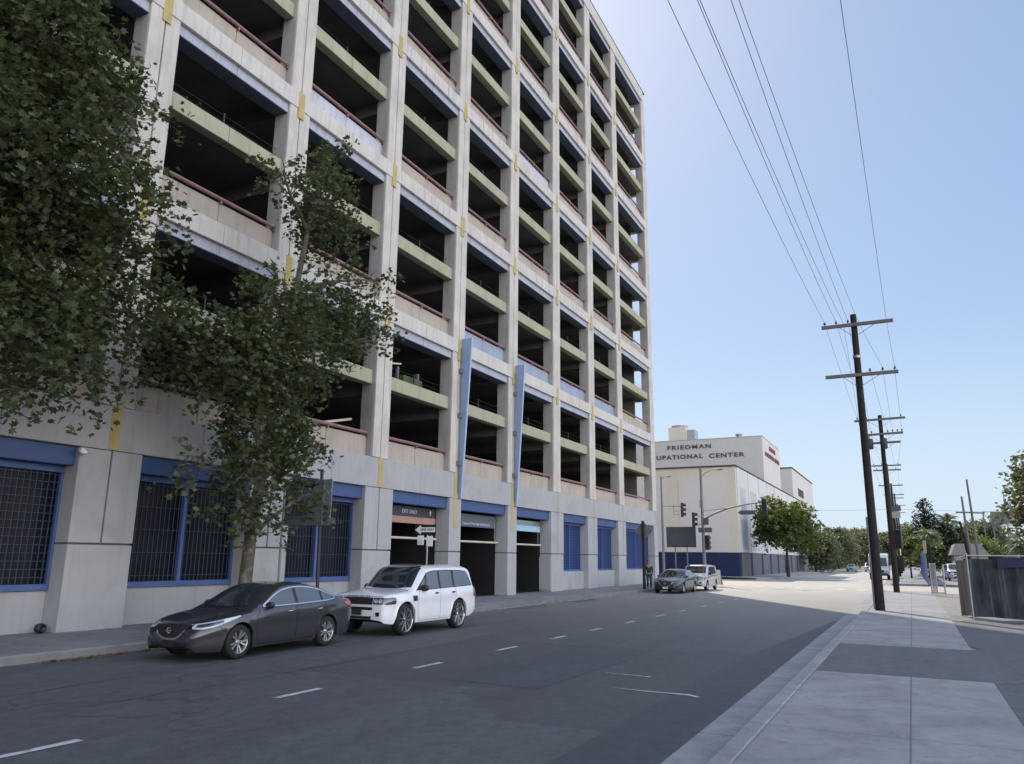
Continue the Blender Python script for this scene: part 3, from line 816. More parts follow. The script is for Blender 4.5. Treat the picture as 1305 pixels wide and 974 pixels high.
def make_wheel(P, spokes, matr, double=False):
    R_, w, rr = P['Rw'], P.get('tw', .22), P['rim']
    t = MB()
    pr = [(rr-.01, w/2-.03), (rr+.005, w/2-.005), (R_-.05, w/2), (R_-.012, w/2-.02), (R_, w/2-.05), (R_, -w/2+.05), (R_-.012, -w/2+.02), (R_-.05, -w/2), (rr, -w/2+.01)]
    t.lathe(pr, 40, 'y')
    for k in (-.05,-.015,.02,.055): t.lathe([(R_+.001,k-.004),(R_+.002,k),(R_+.001,k+.004)], 40, 'y')
    tyre = t.mesh('wheel', M['rubber'], 50)
    r = MB()
    r.lathe([(rr-.008, w/2-.018), (rr, w/2-.01), (rr+.004, w/2-.016), (rr-.012, w/2-.05), (rr-.02, 0)], 40, 'y', mi=0)
    r.lathe([(0, w/2-.10), (rr-.03, w/2-.105), (rr-.02, w/2-.13)], 40, 'y', mi=1)
    r.lathe([(0, w/2-.035), (.035, w/2-.036), (.045, w/2-.045), (.06, w/2-.09)], 20, 'y', mi=0)
    y0 = w/2-.05; y1 = w/2-.028
    for k in range(spokes):
        angs = [0] if not double else [-.17, .17]
        for da in angs:
            a = 2*math.pi*k/spokes
            p0 = (.045*math.cos(a+da*.6), .045*math.sin(a+da*.6)); p1 = ((rr-.012)*math.cos(a+da*1.35), (rr-.012)*math.sin(a+da*1.35))
            d = Vector((p1[0]-p0[0], p1[1]-p0[1])).normalized(); q = Vector((-d.y, d.x))
            w0 = P.get('sw0', .014); w1 = P.get('sw1', .026)
            def pt(p, s_, y, ww): return (p[0]+q.x*s_*ww, y, p[1]+q.y*s_*ww)
            r.hexa([pt(p0,-1,y0-.02,w0), pt(p0,1,y0-.02,w0), pt(p1,1,y0-.02,w1), pt(p1,-1,y0-.02,w1),
                    pt(p0,-1,y0+.006,w0*.7), pt(p0,1,y0+.006,w0*.7), pt(p1,1,y1+.004,w1*.7), pt(p1,-1,y1+.004,w1*.7)], 0)
    for k in range(5):
        a = 2*math.pi*k/5; r.lathe([(.008, w/2-.045), (.008, w/2-.03), (0, w/2-.03)], 8, 'y', (.055*math.cos(a), 0, .055*math.sin(a)), 1)
    rim = r.mesh('rim', [matr, M['rimblack']], 35)
    return tyre, rim

def make_car(P, loc, rz, label, cat, group=None):
    root = empty('parked_car' if P.get('parked', True) else 'car', loc, label, cat, group, rz, local=True)
    k_ = P.get('scale', .88); root.scale = k_ if isinstance(k_, tuple) else (k_, k_, k_)
    shell = car_shell(P)
    tmp = shell.mesh('body', [P['paint'], M['arch']], 38)
    body = bpy.data.objects.new('body', tmp); COL.objects.link(body); body.parent = root
    bm = bmesh.new(); bm.from_mesh(tmp); bvh = BVHTree.FromBMesh(bm); D = Decal(bvh)
    P['detail'](P, D, root, body)
    tyre, rim = P['wheel']
    hw = P['W']/2
    for ax in P['axles']:
        for sg in (1, -1):
            w = bpy.data.objects.new('wheel', tyre); COL.objects.link(w); w.parent = root
            w.location = (ax, sg*(hw-P.get('inset', .125)), P['Rw']); w.rotation_euler = (0, rnd.random()*3 if P.get('spin', True) else 0, 0 if sg > 0 else math.pi)
            r = bpy.data.objects.new('rim', rim); COL.objects.link(r); r.parent = w
    bm.free()
    return root
def lobj(mb, name, m, parent, smooth=True, label=None):
    o = bpy.data.objects.new(name, mb.mesh(name, m, smooth)); COL.objects.link(o); o.parent = parent
    if label: o['label'] = label
    return o
def mirror_part(root, x, z, y, m, big=1.):
    for sg in (1,-1):
        b = MB(); b.ell((x, sg*(y+.09*big), z+.02), (.075*big, .12*big, .072*big), 14, 10)
        b.bar((x+.04, sg*(y-.06), z-.03), (x+.02, sg*(y+.04), z-.02), .07, .04)
        lobj(b, 'mirror', m, root)
def handle(D, root, xs, z, m, w=.17):
    for x in xs:
        for sg in (1,-1):
            a = D.hit('side', x-w/2, z, sg, .01); c = D.hit('side', x+w/2, z+.008, sg, .01); mid = D.hit('side', x, z+.004, sg, .035)
            b = MB(); b.tube([a, a.lerp(mid,.6)+Vector((0,sg*.012,0)), mid, c.lerp(mid,.6)+Vector((0,sg*.012,0)), c], [.008,.012,.014,.012,.008], 8)
            h = lobj(b, 'door_handle', m, root)
            q = MB(); D.patch(q, 'side', [(x-w*.4,z+.022),(x+w*.4,z+.028)], [(x-w*.3,z-.022),(x+w*.3,z-.02)], .002, 5, 3, sg)
            lobj(q, 'recess', M['seam'], h)
def windows_side(D, root, panes, pillar, trim=None, trimw=.02, glass=None):
    for (top, bot) in pillar:
        for sg in (1,-1):
            b = MB(); D.patch(b, 'side', top, bot, .003, 26, 6, sg); lobj(b, 'pillar_trim', M['black'], root)
    for (top, bot) in panes:
        for sg in (1,-1):
            b = MB(); D.patch(b, 'side', top, bot, .007, 16, 6, sg); lobj(b, 'side_window', glass or M['sideglass'], root)
    if trim:
        for sg in (1,-1):
            b = MB()
            for t in trim: D.strip(b, 'side', t, trimw, .011, 40, sg)
            lobj(b, 'window_trim', M['chrome'], root)

def sedan_detail(P, D, root, body):
    far = P.get('far', False)
    g = MB(); D.patch(g, 'top', [(1.36,-.60),(1.30,-.3),(1.28,0),(1.30,.3),(1.36,.60)], [(2.03,-.50),(2.0,-.25),(1.99,0),(2.0,.25),(2.03,.50)], .005, 20, 10)
    lobj(g, 'windshield', M['carglass'], root)
    g = MB(); D.patch(g, 'top', [(3.55,-.48),(3.5,0),(3.55,.48)], [(4.13,-.58),(4.2,0),(4.13,.58)], .005, 16, 8); lobj(g, 'rear_window', M['carglass'], root)
    top = [(1.62,1.005),(1.78,1.09),(2.0,1.205),(2.25,1.30),(2.55,1.35),(2.9,1.36),(3.25,1.335),(3.55,1.27),(3.85,1.165),(4.0,1.09)]
    bot = [(1.60,.985),(2.0,.985),(2.6,.995),(3.2,1.01),(3.7,1.03),(3.98,1.06)]
    def sub(x0, x1, dz=.022):
        t = [(x, interp(top, x)-dz) for x in [x0+(x1-x0)*k/10 for k in range(11)]]
        b_ = [(x, interp(bot, x)+dz*.5) for x in [x0+(x1-x0)*k/10 for k in range(11)]]
        t = [(x, max(z, interp(bot, x)+dz*.5+.002)) for x, z in t]
        return t, b_
    panes = [sub(1.74, 2.62), sub(2.72, 3.50), sub(3.57, 3.90)]
    windows_side(D, root, panes, [(top, bot)], [top, bot, [(3.98,1.06),(4.01,1.07),(4.0,1.09)]], .026)
    # seams
    s = MB()
    for ln in ([(1.50,.93),(1.42,.80),(1.43,.45),(1.50,.27)], [(2.64,.99),(2.66,.7),(2.64,.3)], [(3.62,1.02),(3.66,.82),(3.52,.68),(3.36,.52),(3.28,.32)], [(1.5,.25),(2.5,.245),(3.3,.26)],
               [(.42,.70),(.60,.55),(.62,.44)]):
        for sg in (1,-1): D.strip(s, 'side', ln, .007, .0025, 24, sg)
    D.strip(s, 'top', [(1.22,-.70),(.7,-.64),(.3,-.5)], .008, .0025, 24); D.strip(s, 'top', [(1.22,.70),(.7,.64),(.3,.5)], .008, .0025, 24)
    D.strip(s, 'top', [(1.24,-.7),(1.2,0),(1.24,.7)], .03, .0025, 24)
    lobj(s, 'panel_gaps', M['seam'], root)
    # crease highlight along the flank
    handle(D, root, (2.42, 3.42), .86, M['chrome'])
    mirror_part(root, 1.78, .985, .80, M['black'] if not far else P['paint'])
    # front: grille (v-motion), bumper intake, fog pockets, lamps
    g = MB(); D.patch(g, 'front', [(-.40,.665),(-.2,.70),(0,.705),(.2,.70),(.40,.665)], [(-.27,.50),(-.15,.455),(0,.445),(.15,.455),(.27,.50)], .004, 20, 8); gr = lobj(g, 'grille', M['black'], root)
    s = MB(); D.strip(s, 'front', [(-.50,.70),(-.40,.63),(-.30,.505),(-.16,.435),(0,.425),(.16,.435),(.30,.505),(.40,.63),(.50,.70)], .034, .012, 44); lobj(s, 'grille_trim', M['chrome'], gr)
    e = MB(); e.lathe([(.042,.0),(.058,-.004),(.062,-.012),(.052,-.012),(.042,.0)], 20, 'x', tuple(D.hit('front', 0, .585, 1, .02)))
    pb = D.hit('front', 0, .585, 1, .03); e.box(pb.x-.006,pb.x-.001,-.078,.078,.574,.598)
    lobj(e, 'badge', M['chrome'], gr)
    g = MB(); D.patch(g, 'front', [(-.52,.36),(0,.37),(.52,.36)], [(-.45,.25),(0,.24),(.45,.25)], .004, 20, 6); lobj(g, 'lower_intake', M['black'], root)
    for sg in (1,-1):
        g = MB(); D.patch(g, 'front', [(sg*.56,.42),(sg*.74,.46)], [(sg*.58,.30),(sg*.74,.33)], .004, 8, 5); lobj(g, 'fog_pocket', M['black'], root)
        hl = MB(); D.patch(hl, 'front', [(sg*.47,.685),(sg*.60,.705),(sg*.72,.715)], [(sg*.52,.625),(sg*.62,.618),(sg*.73,.622)], .005, 10, 5); D.patch(hl, 'side', [(.13,.705),(.35,.745),(.62,.80),(.96,.845)], [(.13,.622),(.35,.655),(.62,.735),(.96,.825)], .006, 18, 6, sg); lo = lobj(hl, 'headlight', M['lamp'] if not far else M['lampdark'], root)
        hd = MB(); D.patch(hd, 'side', [(.16,.695),(.36,.73),(.55,.77)], [(.16,.655),(.36,.69),(.55,.735)], .011, 12, 4, sg); D.patch(hd, 'front', [(sg*.56,.69),(sg*.70,.70)], [(sg*.57,.65),(sg*.71,.655)], .010, 8, 4); lobj(hd, 'lamp_housing', M['lampdark'], lo)
        tl = MB(); D.patch(tl, 'side', [(4.36,.965),(4.55,.985),(4.75,.95),(4.83,.90)], [(4.42,.93),(4.6,.86),(4.75,.80),(4.83,.80)], .008, 14, 7, sg); lobj(tl, 'tail_light', M['tail'], root)
    pl = MB(); p = D.hit('front', 0, .36, 1, .02); pl.box(p.x-.01, p.x+.02, -.16, .16, .285, .40); lobj(pl, 'number_plate', M['plate'] if far else M['black'], root, False)
SED = dict(L=4.87, W=1.83, Rw=.335, Ra=.385, rim=.225, axles=(.97, 3.745), shoulder=.035, tumble=.42, crown=2.6, flare=.012,
    zc=[(0,.56),(.03,.64),(.10,.715),(.25,.775),(.6,.865),(1.0,.935),(1.27,.975),(1.35,1.01),(2.02,1.385),(2.3,1.445),(2.7,1.468),(3.1,1.455),(3.5,1.39),(4.2,1.135),(4.5,1.10),(4.78,1.07),(4.84,.96),(4.87,.75)],
    belt=[(0,.50),(.1,.60),(.3,.69),(.7,.80),(1.2,.875),(1.7,.955),(2.4,.97),(3.2,.985),(3.8,1.02),(4.3,1.03),(4.7,1.0),(4.84,.88),(4.87,.68)],
    za=[(0,.51),(.1,.63),(.3,.71),(.7,.82),(1.2,.895),(1.45,.97),(1.62,1.035),(2.05,1.27),(2.35,1.375),(2.8,1.405),(3.2,1.385),(3.6,1.30),(4.05,1.12),(4.25,1.055),(4.7,1.02),(4.84,.90),(4.87,.70)],
    low=[(0,.27),(.1,.20),(.5,.18),(1.5,.19),(3.3,.20),(4.4,.22),(4.75,.30),(4.87,.38)],
    plan=[(0,.62),(.04,.70),(.12,.79),(.3,.88),(.6,.955),(1.0,.99),(1.6,1.0),(3.2,1.0),(4.0,.985),(4.5,.93),(4.75,.86),(4.84,.78),(4.87,.70)],
    side=[(0,.935),(.1,.965),(.3,.985),(.55,.985),(.72,1.0),(.82,.992),(.93,.975),(1.0,.955)])
SED['detail'] = sedan_detail

def suv_detail(P, D, root, body):
    g = MB(); D.patch(g, 'top', [(1.36,-.765),(1.22,-.4),(1.20,0),(1.22,.4),(1.36,.765)], [(1.98,-.675),(1.92,-.3),(1.91,0),(1.92,.3),(1.98,.675)], .003, 26, 12); lobj(g, 'windshield_frame', M['black'], root)
    g = MB(); D.patch(g, 'top', [(1.30,-.66),(1.24,-.3),(1.22,0),(1.24,.3),(1.30,.66)], [(1.90,-.58),(1.88,-.25),(1.87,0),(1.88,.25),(1.90,.58)], .005, 20, 10); lobj(g, 'windshield', M['carglass'], root)
    g = MB(); D.patch(g, 'rear', [(-.55,1.60),(0,1.62),(.55,1.60)], [(-.66,1.19),(0,1.17),(.66,1.19)], .005, 14, 6); lobj(g, 'rear_window', M['carglass'], root)
    if P.get('blackroof'):
        g = MB(); D.patch(g, 'top', [(1.93,-.60),(1.91,0),(1.93,.60)], [(3.0,-.60),(3.0,0),(3.0,.60)], .004, 16, 10); lobj(g, 'roof_panel', M['glassdark'], root)
    top = [(1.42,1.125),(1.60,1.27),(1.82,1.44),(1.98,1.575),(2.3,1.63),(3.0,1.645),(3.7,1.635),(4.15,1.61),(4.28,1.54),(4.46,1.20)]
    bot = [(1.40,1.108),(2.0,1.12),(3.0,1.145),(3.8,1.165),(4.46,1.18)]
    def sub(x0, x1, s0=0., s1=0., dz=.024):
        n = 10; t = []; b_ = []
        for k in range(n+1):
            q = k/n; xt = x0+s0+(x1+s1-x0-s0)*q; xb = x0+(x1-x0)*q
            t.append((xt, max(interp(top, xt)-dz, interp(bot, xt)+.014))); b_.append((xb, interp(bot, xb)+dz*.5))
        return t, b_
    panes = [sub(1.58, 2.55, .08), sub(2.64, 3.30), sub(3.40, 4.36, .02, -.12)]
    windows_side(D, root, panes, [(top, bot)])
    s = MB()
    for ln in ([(1.52,1.10),(1.45,.85),(1.46,.5),(1.52,.34)], [(2.60,1.15),(2.60,.34)], [(3.44,1.17),(3.46,.95),(3.30,.72),(3.20,.5),(3.16,.36)], [(1.5,.335),(2.5,.33),(3.2,.335)]):
        for sg in (1,-1): D.strip(s, 'side', ln, .008, .0025, 24, sg)
    D.strip(s, 'top', [(1.20,-.80),(.7,-.78),(.15,-.70)], .010, .0025, 24, mirror=True); D.strip(s, 'top', [(1.17,-.8),(1.13,0),(1.17,.8)], .035, .0025, 24)
    D.strip(s, 'front', [(-.78,.99),(0,1.0),(.78,.99)], .010, .0025, 24)
    lobj(s, 'panel_gaps', M['seam'], root)
    for sg in (1,-1):
        v = MB(); D.patch(v, 'side', [(1.18,.985),(1.40,.99)], [(1.21,.85),(1.40,.845)], .005, 8, 6, sg); lobj(v, 'side_vent', M['black'], root)
        k = MB(); D.strip(k, 'side', [(1.5,.42),(3.15,.42)], .03, .006, 20, sg); lobj(k, 'sill_strip', P['paint'], root)
        hl = MB(); D.patch(hl, 'side', [(.06,.965),(.30,.975),(.44,.96)], [(.05,.80),(.28,.795),(.43,.81)], .006, 12, 6, sg)
        D.patch(hl, 'front', [(sg*.52,.965),(sg*.78,.965),(sg*.90,.96)], [(sg*.52,.80),(sg*.78,.80),(sg*.90,.80)], .006, 12, 6)
        h = lobj(hl, 'headlight', M['lampdark'], root)
        q = MB()
        for yy in (.62, .75):
            p = D.hit('front', sg*yy, .88, 1, .012); q.lathe([(0,0),(.04,0),(.055,-.01),(.055,.004),(.045,.004)], 16, 'x', tuple(p))
        lobj(q, 'lamp_reflector', M['lamp'], h)
        f = MB(); D.patch(f, 'front', [(sg*.60,.60),(sg*.74,.61)], [(sg*.62,.50),(sg*.73,.51)], .005, 6, 5); lobj(f, 'fog_light', M['black'], root)
        t = MB(); D.patch(t, 'side', [(4.55,1.16),(4.68,1.15)], [(4.56,.86),(4.73,.86)], .007, 6, 8, sg); lobj(t, 'tail_light', M['tail'], root)
    g = MB(); D.patch(g, 'front', [(-.50,.965),(0,.975),(.50,.965)], [(-.50,.79),(0,.79),(.50,.79)], .004, 16, 6); gr = lobj(g, 'grille', M['black'], root)
    s = MB()
    for z in (.925, .88, .835): D.strip(s, 'front', [(-.49,z),(0,z+.004),(.49,z)], .016, .012, 20)
    lobj(s, 'grille_slats', M['darkmetal'], gr)
    g = MB(); D.patch(g, 'front', [(-.50,.725),(0,.73),(.50,.725)], [(-.50,.655),(0,.655),(.50,.655)], .004, 16, 4); D.patch(g, 'front', [(-.48,.50),(0,.50),(.48,.50)], [(-.44,.42),(0,.42),(.44,.42)], .004, 16, 4)
    lobj(g, 'lower_intake', M['black'], root)
    if P.get('letters'):
        # raised bonnet-edge lettering
        o = text_obj(P['letters'], .072, M['darkmetal'], 'bonnet_lettering', ext=.003, sx=1.0, space=1.75)
        for v in o.data.vertices:
            c = v.co.copy(); p = D.hit('front', -c.x, .990+c.y*.7, 1, .006+c.z); v.co = p
        o.parent = root
    pl = MB(); p = D.hit('front', 0, .60, 1, .02); pl.box(p.x-.012, p.x+.02, -.16, .16, .53, .66); lobj(pl, 'number_plate', M['darkmetal'], root, False)
    handle(D, root, (2.38, 3.30), 1.02, M['darkmetal'] if P.get('darkhandle', True) else P['paint'], .19)
    mirror_part(root, 1.72, 1.15, .87, M['black'], 1.25)
    r = MB()
    for sg in (1,-1): D.strip(r, 'top', [(2.0,sg*.66),(3.0,sg*.675),(4.1,sg*.65)], .03, .02, 30)
    lobj(r, 'roof_rail', M['darkmetal'] if P.get('rails') else P['paint'], root)
SUV = dict(L=4.79, W=1.95, Rw=.40, Ra=.455, rim=.315, axles=(.89, 3.635), shoulder=.03, tumble=.19, crown=5, flare=.02, tw=.26, inset=.12,
    zc=[(0,.80),(.02,.93),(.06,1.0),(.14,1.035),(.6,1.095),(1.1,1.135),(1.22,1.16),(1.86,1.68),(2.05,1.745),(2.4,1.775),(3.3,1.785),(4.15,1.765),(4.42,1.72),(4.54,1.45),(4.62,1.20),(4.72,1.10),(4.79,.80)],
    belt=[(0,.78),(.05,.92),(.12,.98),(.5,1.02),(1.2,1.06),(2,1.10),(3,1.125),(4.2,1.155),(4.5,1.15),(4.65,1.12),(4.74,1.0),(4.79,.78)],
    za=[(0,.80),(.05,.95),(.12,1.005),(.5,1.05),(1.2,1.095),(1.4,1.14),(1.55,1.25),(1.88,1.58),(2.05,1.665),(2.4,1.70),(3.4,1.705),(4.2,1.68),(4.40,1.60),(4.50,1.38),(4.58,1.18),(4.7,1.05),(4.79,.80)],
    low=[(0,.40),(.1,.33),(.5,.30),(1.5,.29),(3.2,.29),(4.3,.31),(4.6,.38),(4.79,.46)],
    plan=[(0,.80),(.03,.86),(.10,.91),(.25,.955),(.5,.98),(1.0,1.0),(3.8,1.0),(4.3,.98),(4.6,.945),(4.73,.91),(4.79,.85)],
    side=[(0,.955),(.1,.98),(.35,.99),(.6,.985),(.8,1.0),(.9,.99),(1.0,.965)])
SUV['detail'] = suv_detail

w_sed = make_wheel(dict(Rw=.335, rim=.228, tw=.215, sw0=.013, sw1=.025), 5, M['rimsilver'], True)
w_suv = make_wheel(dict(Rw=.40, rim=.315, tw=.26, sw0=.014, sw1=.030), 10, M['chrome'], False)
w_std = make_wheel(dict(Rw=.34, rim=.22, tw=.21, sw0=.02, sw1=.03), 7, M['rimsilver'], False)
G = 'cars parked along the left kerb'
ROADZ = -.15
make_car(dict(SED, paint=paint('graphite_car_paint', (.055,.054,.062), .22, .55), wheel=w_sed), (-11.60, 9.80, ROADZ), R(91.5), 'dark graphite sedan parked at the left kerb, nearest the camera', 'car', G)
make_car(dict(SUV, paint=paint('white_car_paint', (.66,.68,.70), .3), wheel=w_suv, blackroof=True, scale=(.865,.88,.90), letters='RANGE ROVER'), (-11.66, 15.05, ROADZ), R(89), 'white boxy SUV with a black roof front and thin spoke wheels', 'SUV', G)
make_car(dict(SED, step=.08, far=True, paint=paint('navy_car_paint', (.008,.014,.032), .25, .3), wheel=w_std), (-11.95, 41.9, ROADZ), R(90), 'dark blue sedan parked at the corner in front of a silver SUV', 'car', G)
make_car(dict(SUV, step=.08, scale=.84, paint=paint('silver_car_paint', (.42,.42,.41), .3, .3), wheel=w_std, rails=True, Rw=.36, Ra=.41, rim=.23), (-11.75, 46.6, ROADZ), R(90), 'silver SUV parked behind the dark blue sedan, half in sun', 'SUV', G)
# traffic further up the street
GT = 'cars far up the street'
make_car(dict(SED, step=.1, far=True, parked=False, paint=paint('teal_car_paint', (.16,.33,.34), .3), wheel=w_std), (-9.6, 150, ROADZ), R(90), 'small teal car far up the street by the trees', 'car', GT)
make_car(dict(SUV, step=.1, parked=False, paint=paint('white_car_paint_far', (.6,.6,.6), .3), wheel=w_std), (-6.4, 146, ROADZ), R(90), 'white SUV driving far up the street', 'SUV', GT)
make_car(dict(SED, step=.1, far=True, parked=False, paint=paint('white_sedan_paint', (.6,.6,.6), .3), wheel=w_std), (-4.4, 138, ROADZ), R(90), 'white sedan far up the street, just left of the nearest utility pole', 'car', GT)
make_car(dict(SUV, step=.1, paint=paint('white_pickup_paint', (.62,.62,.6), .3), wheel=w_std), (3.75, 82, -.03), R(95), 'white SUV standing in the sunlit lot beyond the fence', 'SUV')
make_car(dict(SED, step=.1, far=True, paint=paint('grey_car_paint', (.25,.26,.28), .3), wheel=w_std), (1.6, 128, -.03), R(80), 'grey sedan standing in the lot beyond the blue hoarding', 'car')

# a car parked nose-in on an open deck, only its tail showing over the slab edge
make_car(dict(SED, step=.1, far=True, paint=paint('deck_car_paint', (.5,.5,.52), .3), wheel=w_std), (-22.2, 12.6, 5.0+2.975), R(0), 'white car parked on the second open deck behind the tree, tail to the street', 'car')
# ------------------------------------------------------------------ van parked up the street
def make_van(loc):
    t = empty('delivery_van', loc, 'white delivery van with dark windshield parked at the right kerb up the street', 'van', None, R(90), local=True)
    b = MB(); L, W, H = 6.2, 2.2, 2.75; h = W/2
    prof = [(0,.45),(0,.95),(.12,1.15),(.75,1.35),(1.25,2.3),(1.6,2.62),(2.2,H),(L-.1,H),(L,H-.15),(L,.45)]
    b.prism(prof, -h, h, 'y'); bo = lobj(b, 'body', paint('van_white', (.6,.6,.6), .35), t, 30); bev(bo, .06, 2)
    w = MB().hexa([(.78,-h+.12,1.42),(.78,h-.12,1.42),(1.22,h-.2,2.28),(1.22,-h+.2,2.28),(.74,-h+.12,1.42),(.74,h-.12,1.42),(1.18,h-.2,2.28),(1.18,-h+.2,2.28)])
    lobj(w, 'windshield', M['carglass'], t, False)
    for s in (1,-1):
        lobj(MB().hexa([(.95,s*h*1.003,1.45),(1.9,s*h*1.003,1.45),(1.9,s*h*1.003,2.2),(1.3,s*h*1.003,2.2),(.95,s*h*1.008,1.45),(1.9,s*h*1.008,1.45),(1.9,s*h*1.008,2.2),(1.3,s*h*1.008,2.2)]), 'side_window', M['carglass'], t, False)
        lobj(MB().box(-.03,.03,s*h*.82-.14,s*h*.82+.14,.8,1.0), 'headlight', M['lamp'], t, False)
        lobj(MB().box(.9,1.1,s*(h+.05),s*(h+.25),1.5,1.85), 'mirror', M['black'], t, False)
        for x in (1.0, 5.0):
            q = MB(); q.lathe([(.2,-.1),(.36,-.12),(.38,-.08),(.38,.08),(.36,.12),(.2,.1)], 24, 'y', (x, s*(h-.14), .38)); wo = lobj(q, 'wheel', M['rubber'], t)
            q = MB(); q.lathe([(0,.09),(.2,.1)], 16, 'y', (x, s*(h-.14), .38)); q.lathe([(0,-.09),(.2,-.1)], 16, 'y', (x, s*(h-.14), .38)); lobj(q, 'rim', M['rimsilver'], wo)
    lobj(MB().box(-.04,.02,-.6,.6,.75,1.0), 'grille', M['black'], t, False)
    lobj(MB().box(-.08,.1,-h+.02,h-.02,.42,.68), 'bumper', M['darkmetal'], t, False)
    t.scale = (.9,.82,.95)
make_van((-3.05, 88.0, ROADZ))

# ------------------------------------------------------------------ utility poles and wires
def insul(b, x, y, z): b.lathe([(.0,0),(.012,0),(.012,.06),(.045,.065),(.05,.09),(.03,.11),(.04,.13),(.02,.16),(0,.165)], 10, 'z', (x,y,z), 1)
def upole(x, y, h, arms, label, r0=.165, r1=.11, lean=(0,0), extra=True):
    t = empty('utility_pole', (x,y,0), label, 'utility pole', 'wooden utility poles along the right sidewalk')
    b = MB(); b.tube([(x+lean[0]*q, y+lean[1]*q, h*q) for q in (0,.2,.5,.8,1)], [r0+(r1-r0)*q for q in (0,.2,.5,.8,1)], 14); b.build('pole', M['wood'], t, smooth=50)
    for (z, xa, xb, ins, dy) in arms:
        cx = x+lean[0]*z/h; b = MB(); b.bar((xa, y-.17, z), (xb, y-.17, z+dy), .10, .12)
        a = b.build('crossarm', [M['arm'], M['greymetal']], t)
        q = MB(); mid = (xa+xb)/2
        for s in (-1, 1): q.bar((mid+s*.62, y-.17, z-.05), (cx+s*.08, y-.15, z-.42), .035, .012)
        attach(q.build('arm_brace', M['greymetal'], None), a, (0,0,0)) if False else q.build('arm_brace', M['greymetal'], a)
        q = MB()
        for xi in ins: insul(q, xi, y-.17, z+.05+dy*(xi-xa)/(xb-xa))
        q.build('insulator', [M['greymetal'], M['darkmetal']], a, smooth=True)
    return t
A = [dict(x=-1.13, y=30.62, h=10.75, arms=[(10.32,-2.26,.20,(-2.14,-1.74,-1.33),0.0),(8.38,-2.26,.20,(-.73,-.31,.09),0.0)], label='nearest dark wooden utility pole, two bare crossarms at its top'),
     dict(x=-.89, y=48.97, h=9.95, arms=[(9.66,-2.26,.42,(-2.1,-1.6,.2),.05),(8.80,-1.98,.24,(-1.4,-.55,-.3,-.05,.18),.05),(8.30,-1.9,.06,(),.03)], label='second wooden utility pole, with three crossarms and transformers'),
     dict(x=-1.22, y=75, h=10.0, arms=[(9.85,-2.4,-.05,(-2.2,-1.6,-.3),0),(9.45,-2.3,-.1,(-2,-.5),0)], label='third utility pole up the street, behind the second'),
     dict(x=-1.35, y=101, h=10.6, arms=[(10.35,-2.7,-.1,(-2.5,-2.0,-.5),0)], label='fourth utility pole up the street'),
     dict(x=-1.4, y=128, h=11.5, arms=[(11.3,-2.8,-.1,(-2.5,-2.0,-.5),0),(10.8,-2.6,-.2,(-2.3,-.5),0)], label='fifth utility pole up the street'),
     dict(x=-1.4, y=156, h=11.8, arms=[(11.5,-2.8,-.1,(),0),(10.2,-2.6,-.2,(),0)], label='farthest utility pole up the street in the row')]
PO = [upole(**a) for a in A]
# fittings on the first pole
b = MB(); b.tube([(-1.30,30.5,.05),(-1.30,30.5,3.2)], .028, 8); b.build('conduit', M['greymetal'], PO[0])
b = MB(); b.lathe([(.135,9.05),(.14,9.05),(.14,9.15),(.135,9.15)], 16, 'z', (-1.13,30.62,0)); b.build('band', M['metal'], PO[0])
# transformers + box on the second
for dx in (-.62, .12):
    b = MB(); b.lathe([(0,7.95),(.17,7.97),(.19,8.0),(.19,8.5),(.16,8.56),(0,8.6)], 18, 'z', (-.93+dx, 48.75, 0)); b.tube([(-.93+dx,48.75,8.56),(-.93+dx,48.75,8.75)], .03, 8)
    b.build('transformer', M['darkmetal'], PO[1], smooth=True)
# traffic signal hanging on the second pole, and small street sign plates
def signal_head(x, y, z, face, label, group, n=3, mount=None, rz=0.):
    """housing with three visored lenses; face is a unit vector (x,y)"""
    t = empty('traffic_signal', (x,y,z-.55), label, 'traffic signal', group)
    f = Vector((face[0], face[1], 0)).normalized(); r_ = Vector((-f.y, f.x, 0)); c = Vector((x,y,z))
    def P(a, b_, h): return c + f*a + r_*b_ + Vector((0,0,h))
    b = MB(); b.hexa([P(-.11,-.17,-.53),P(.09,-.17,-.53),P(.09,.17,-.53),P(-.11,.17,-.53),P(-.11,-.17,.53),P(.09,-.17,.53),P(.09,.17,.53),P(-.11,.17,.53)])
    o = b.build('housing', M['black'], t, bevel=.03)
    for k, cc in enumerate(((.25,.02,.02),(.25,.16,.02),(.02,.2,.1))):
        q = MB(); h = .35-.35*k; n_ = 16; vs = []; 
        for j in range(n_):
            a = 2*math.pi*j/n_; vs.append(P(.095, .12*math.cos(a), h+.12*math.sin(a)))
        q.add(vs, [tuple(range(n_))]); q.build('lens', M['lens%d' % k], t)
        q = MB(); vs = []; 
        for j in range(n_+1):
            a = math.pi*(-.15+1.3*j/n_); vs += [P(.092,.15*math.cos(a),h+.15*math.sin(a)), P(.33-.06*abs(math.cos(a)),.14*math.cos(a),h+.15*math.sin(a)-.02)]
        q.add(vs, [(2*j,2*j+1,2*j+3,2*j+2) for j in range(n_)]); q.build('visor', M['black'], t)
    return t
for k, cc in enumerate(((.10,.008,.008),(.10,.06,.01),(.01,.08,.04))): M['lens%d' % k] = flat('signal_lens_%s' % ('red','amber','green')[k], cc, .2)
GS = 'traffic signals at the corner'
signal_head(-.53, 48.9, 2.9, (.3,1), 'dark traffic signal seen from behind on the second utility pole', GS)
signal_head(-15.05, 58, 5.28, (1,.25), 'traffic signal highest at the left corner, on the short arm of the left lamp post', GS)
signal_head(-14.22, 58, 4.55, (1,.15), 'traffic signal bracketed left of the mast arm pole', GS)
signal_head(-13.25, 58, 2.88, (.25,1), 'traffic signal low on the right of the mast arm pole', GS)
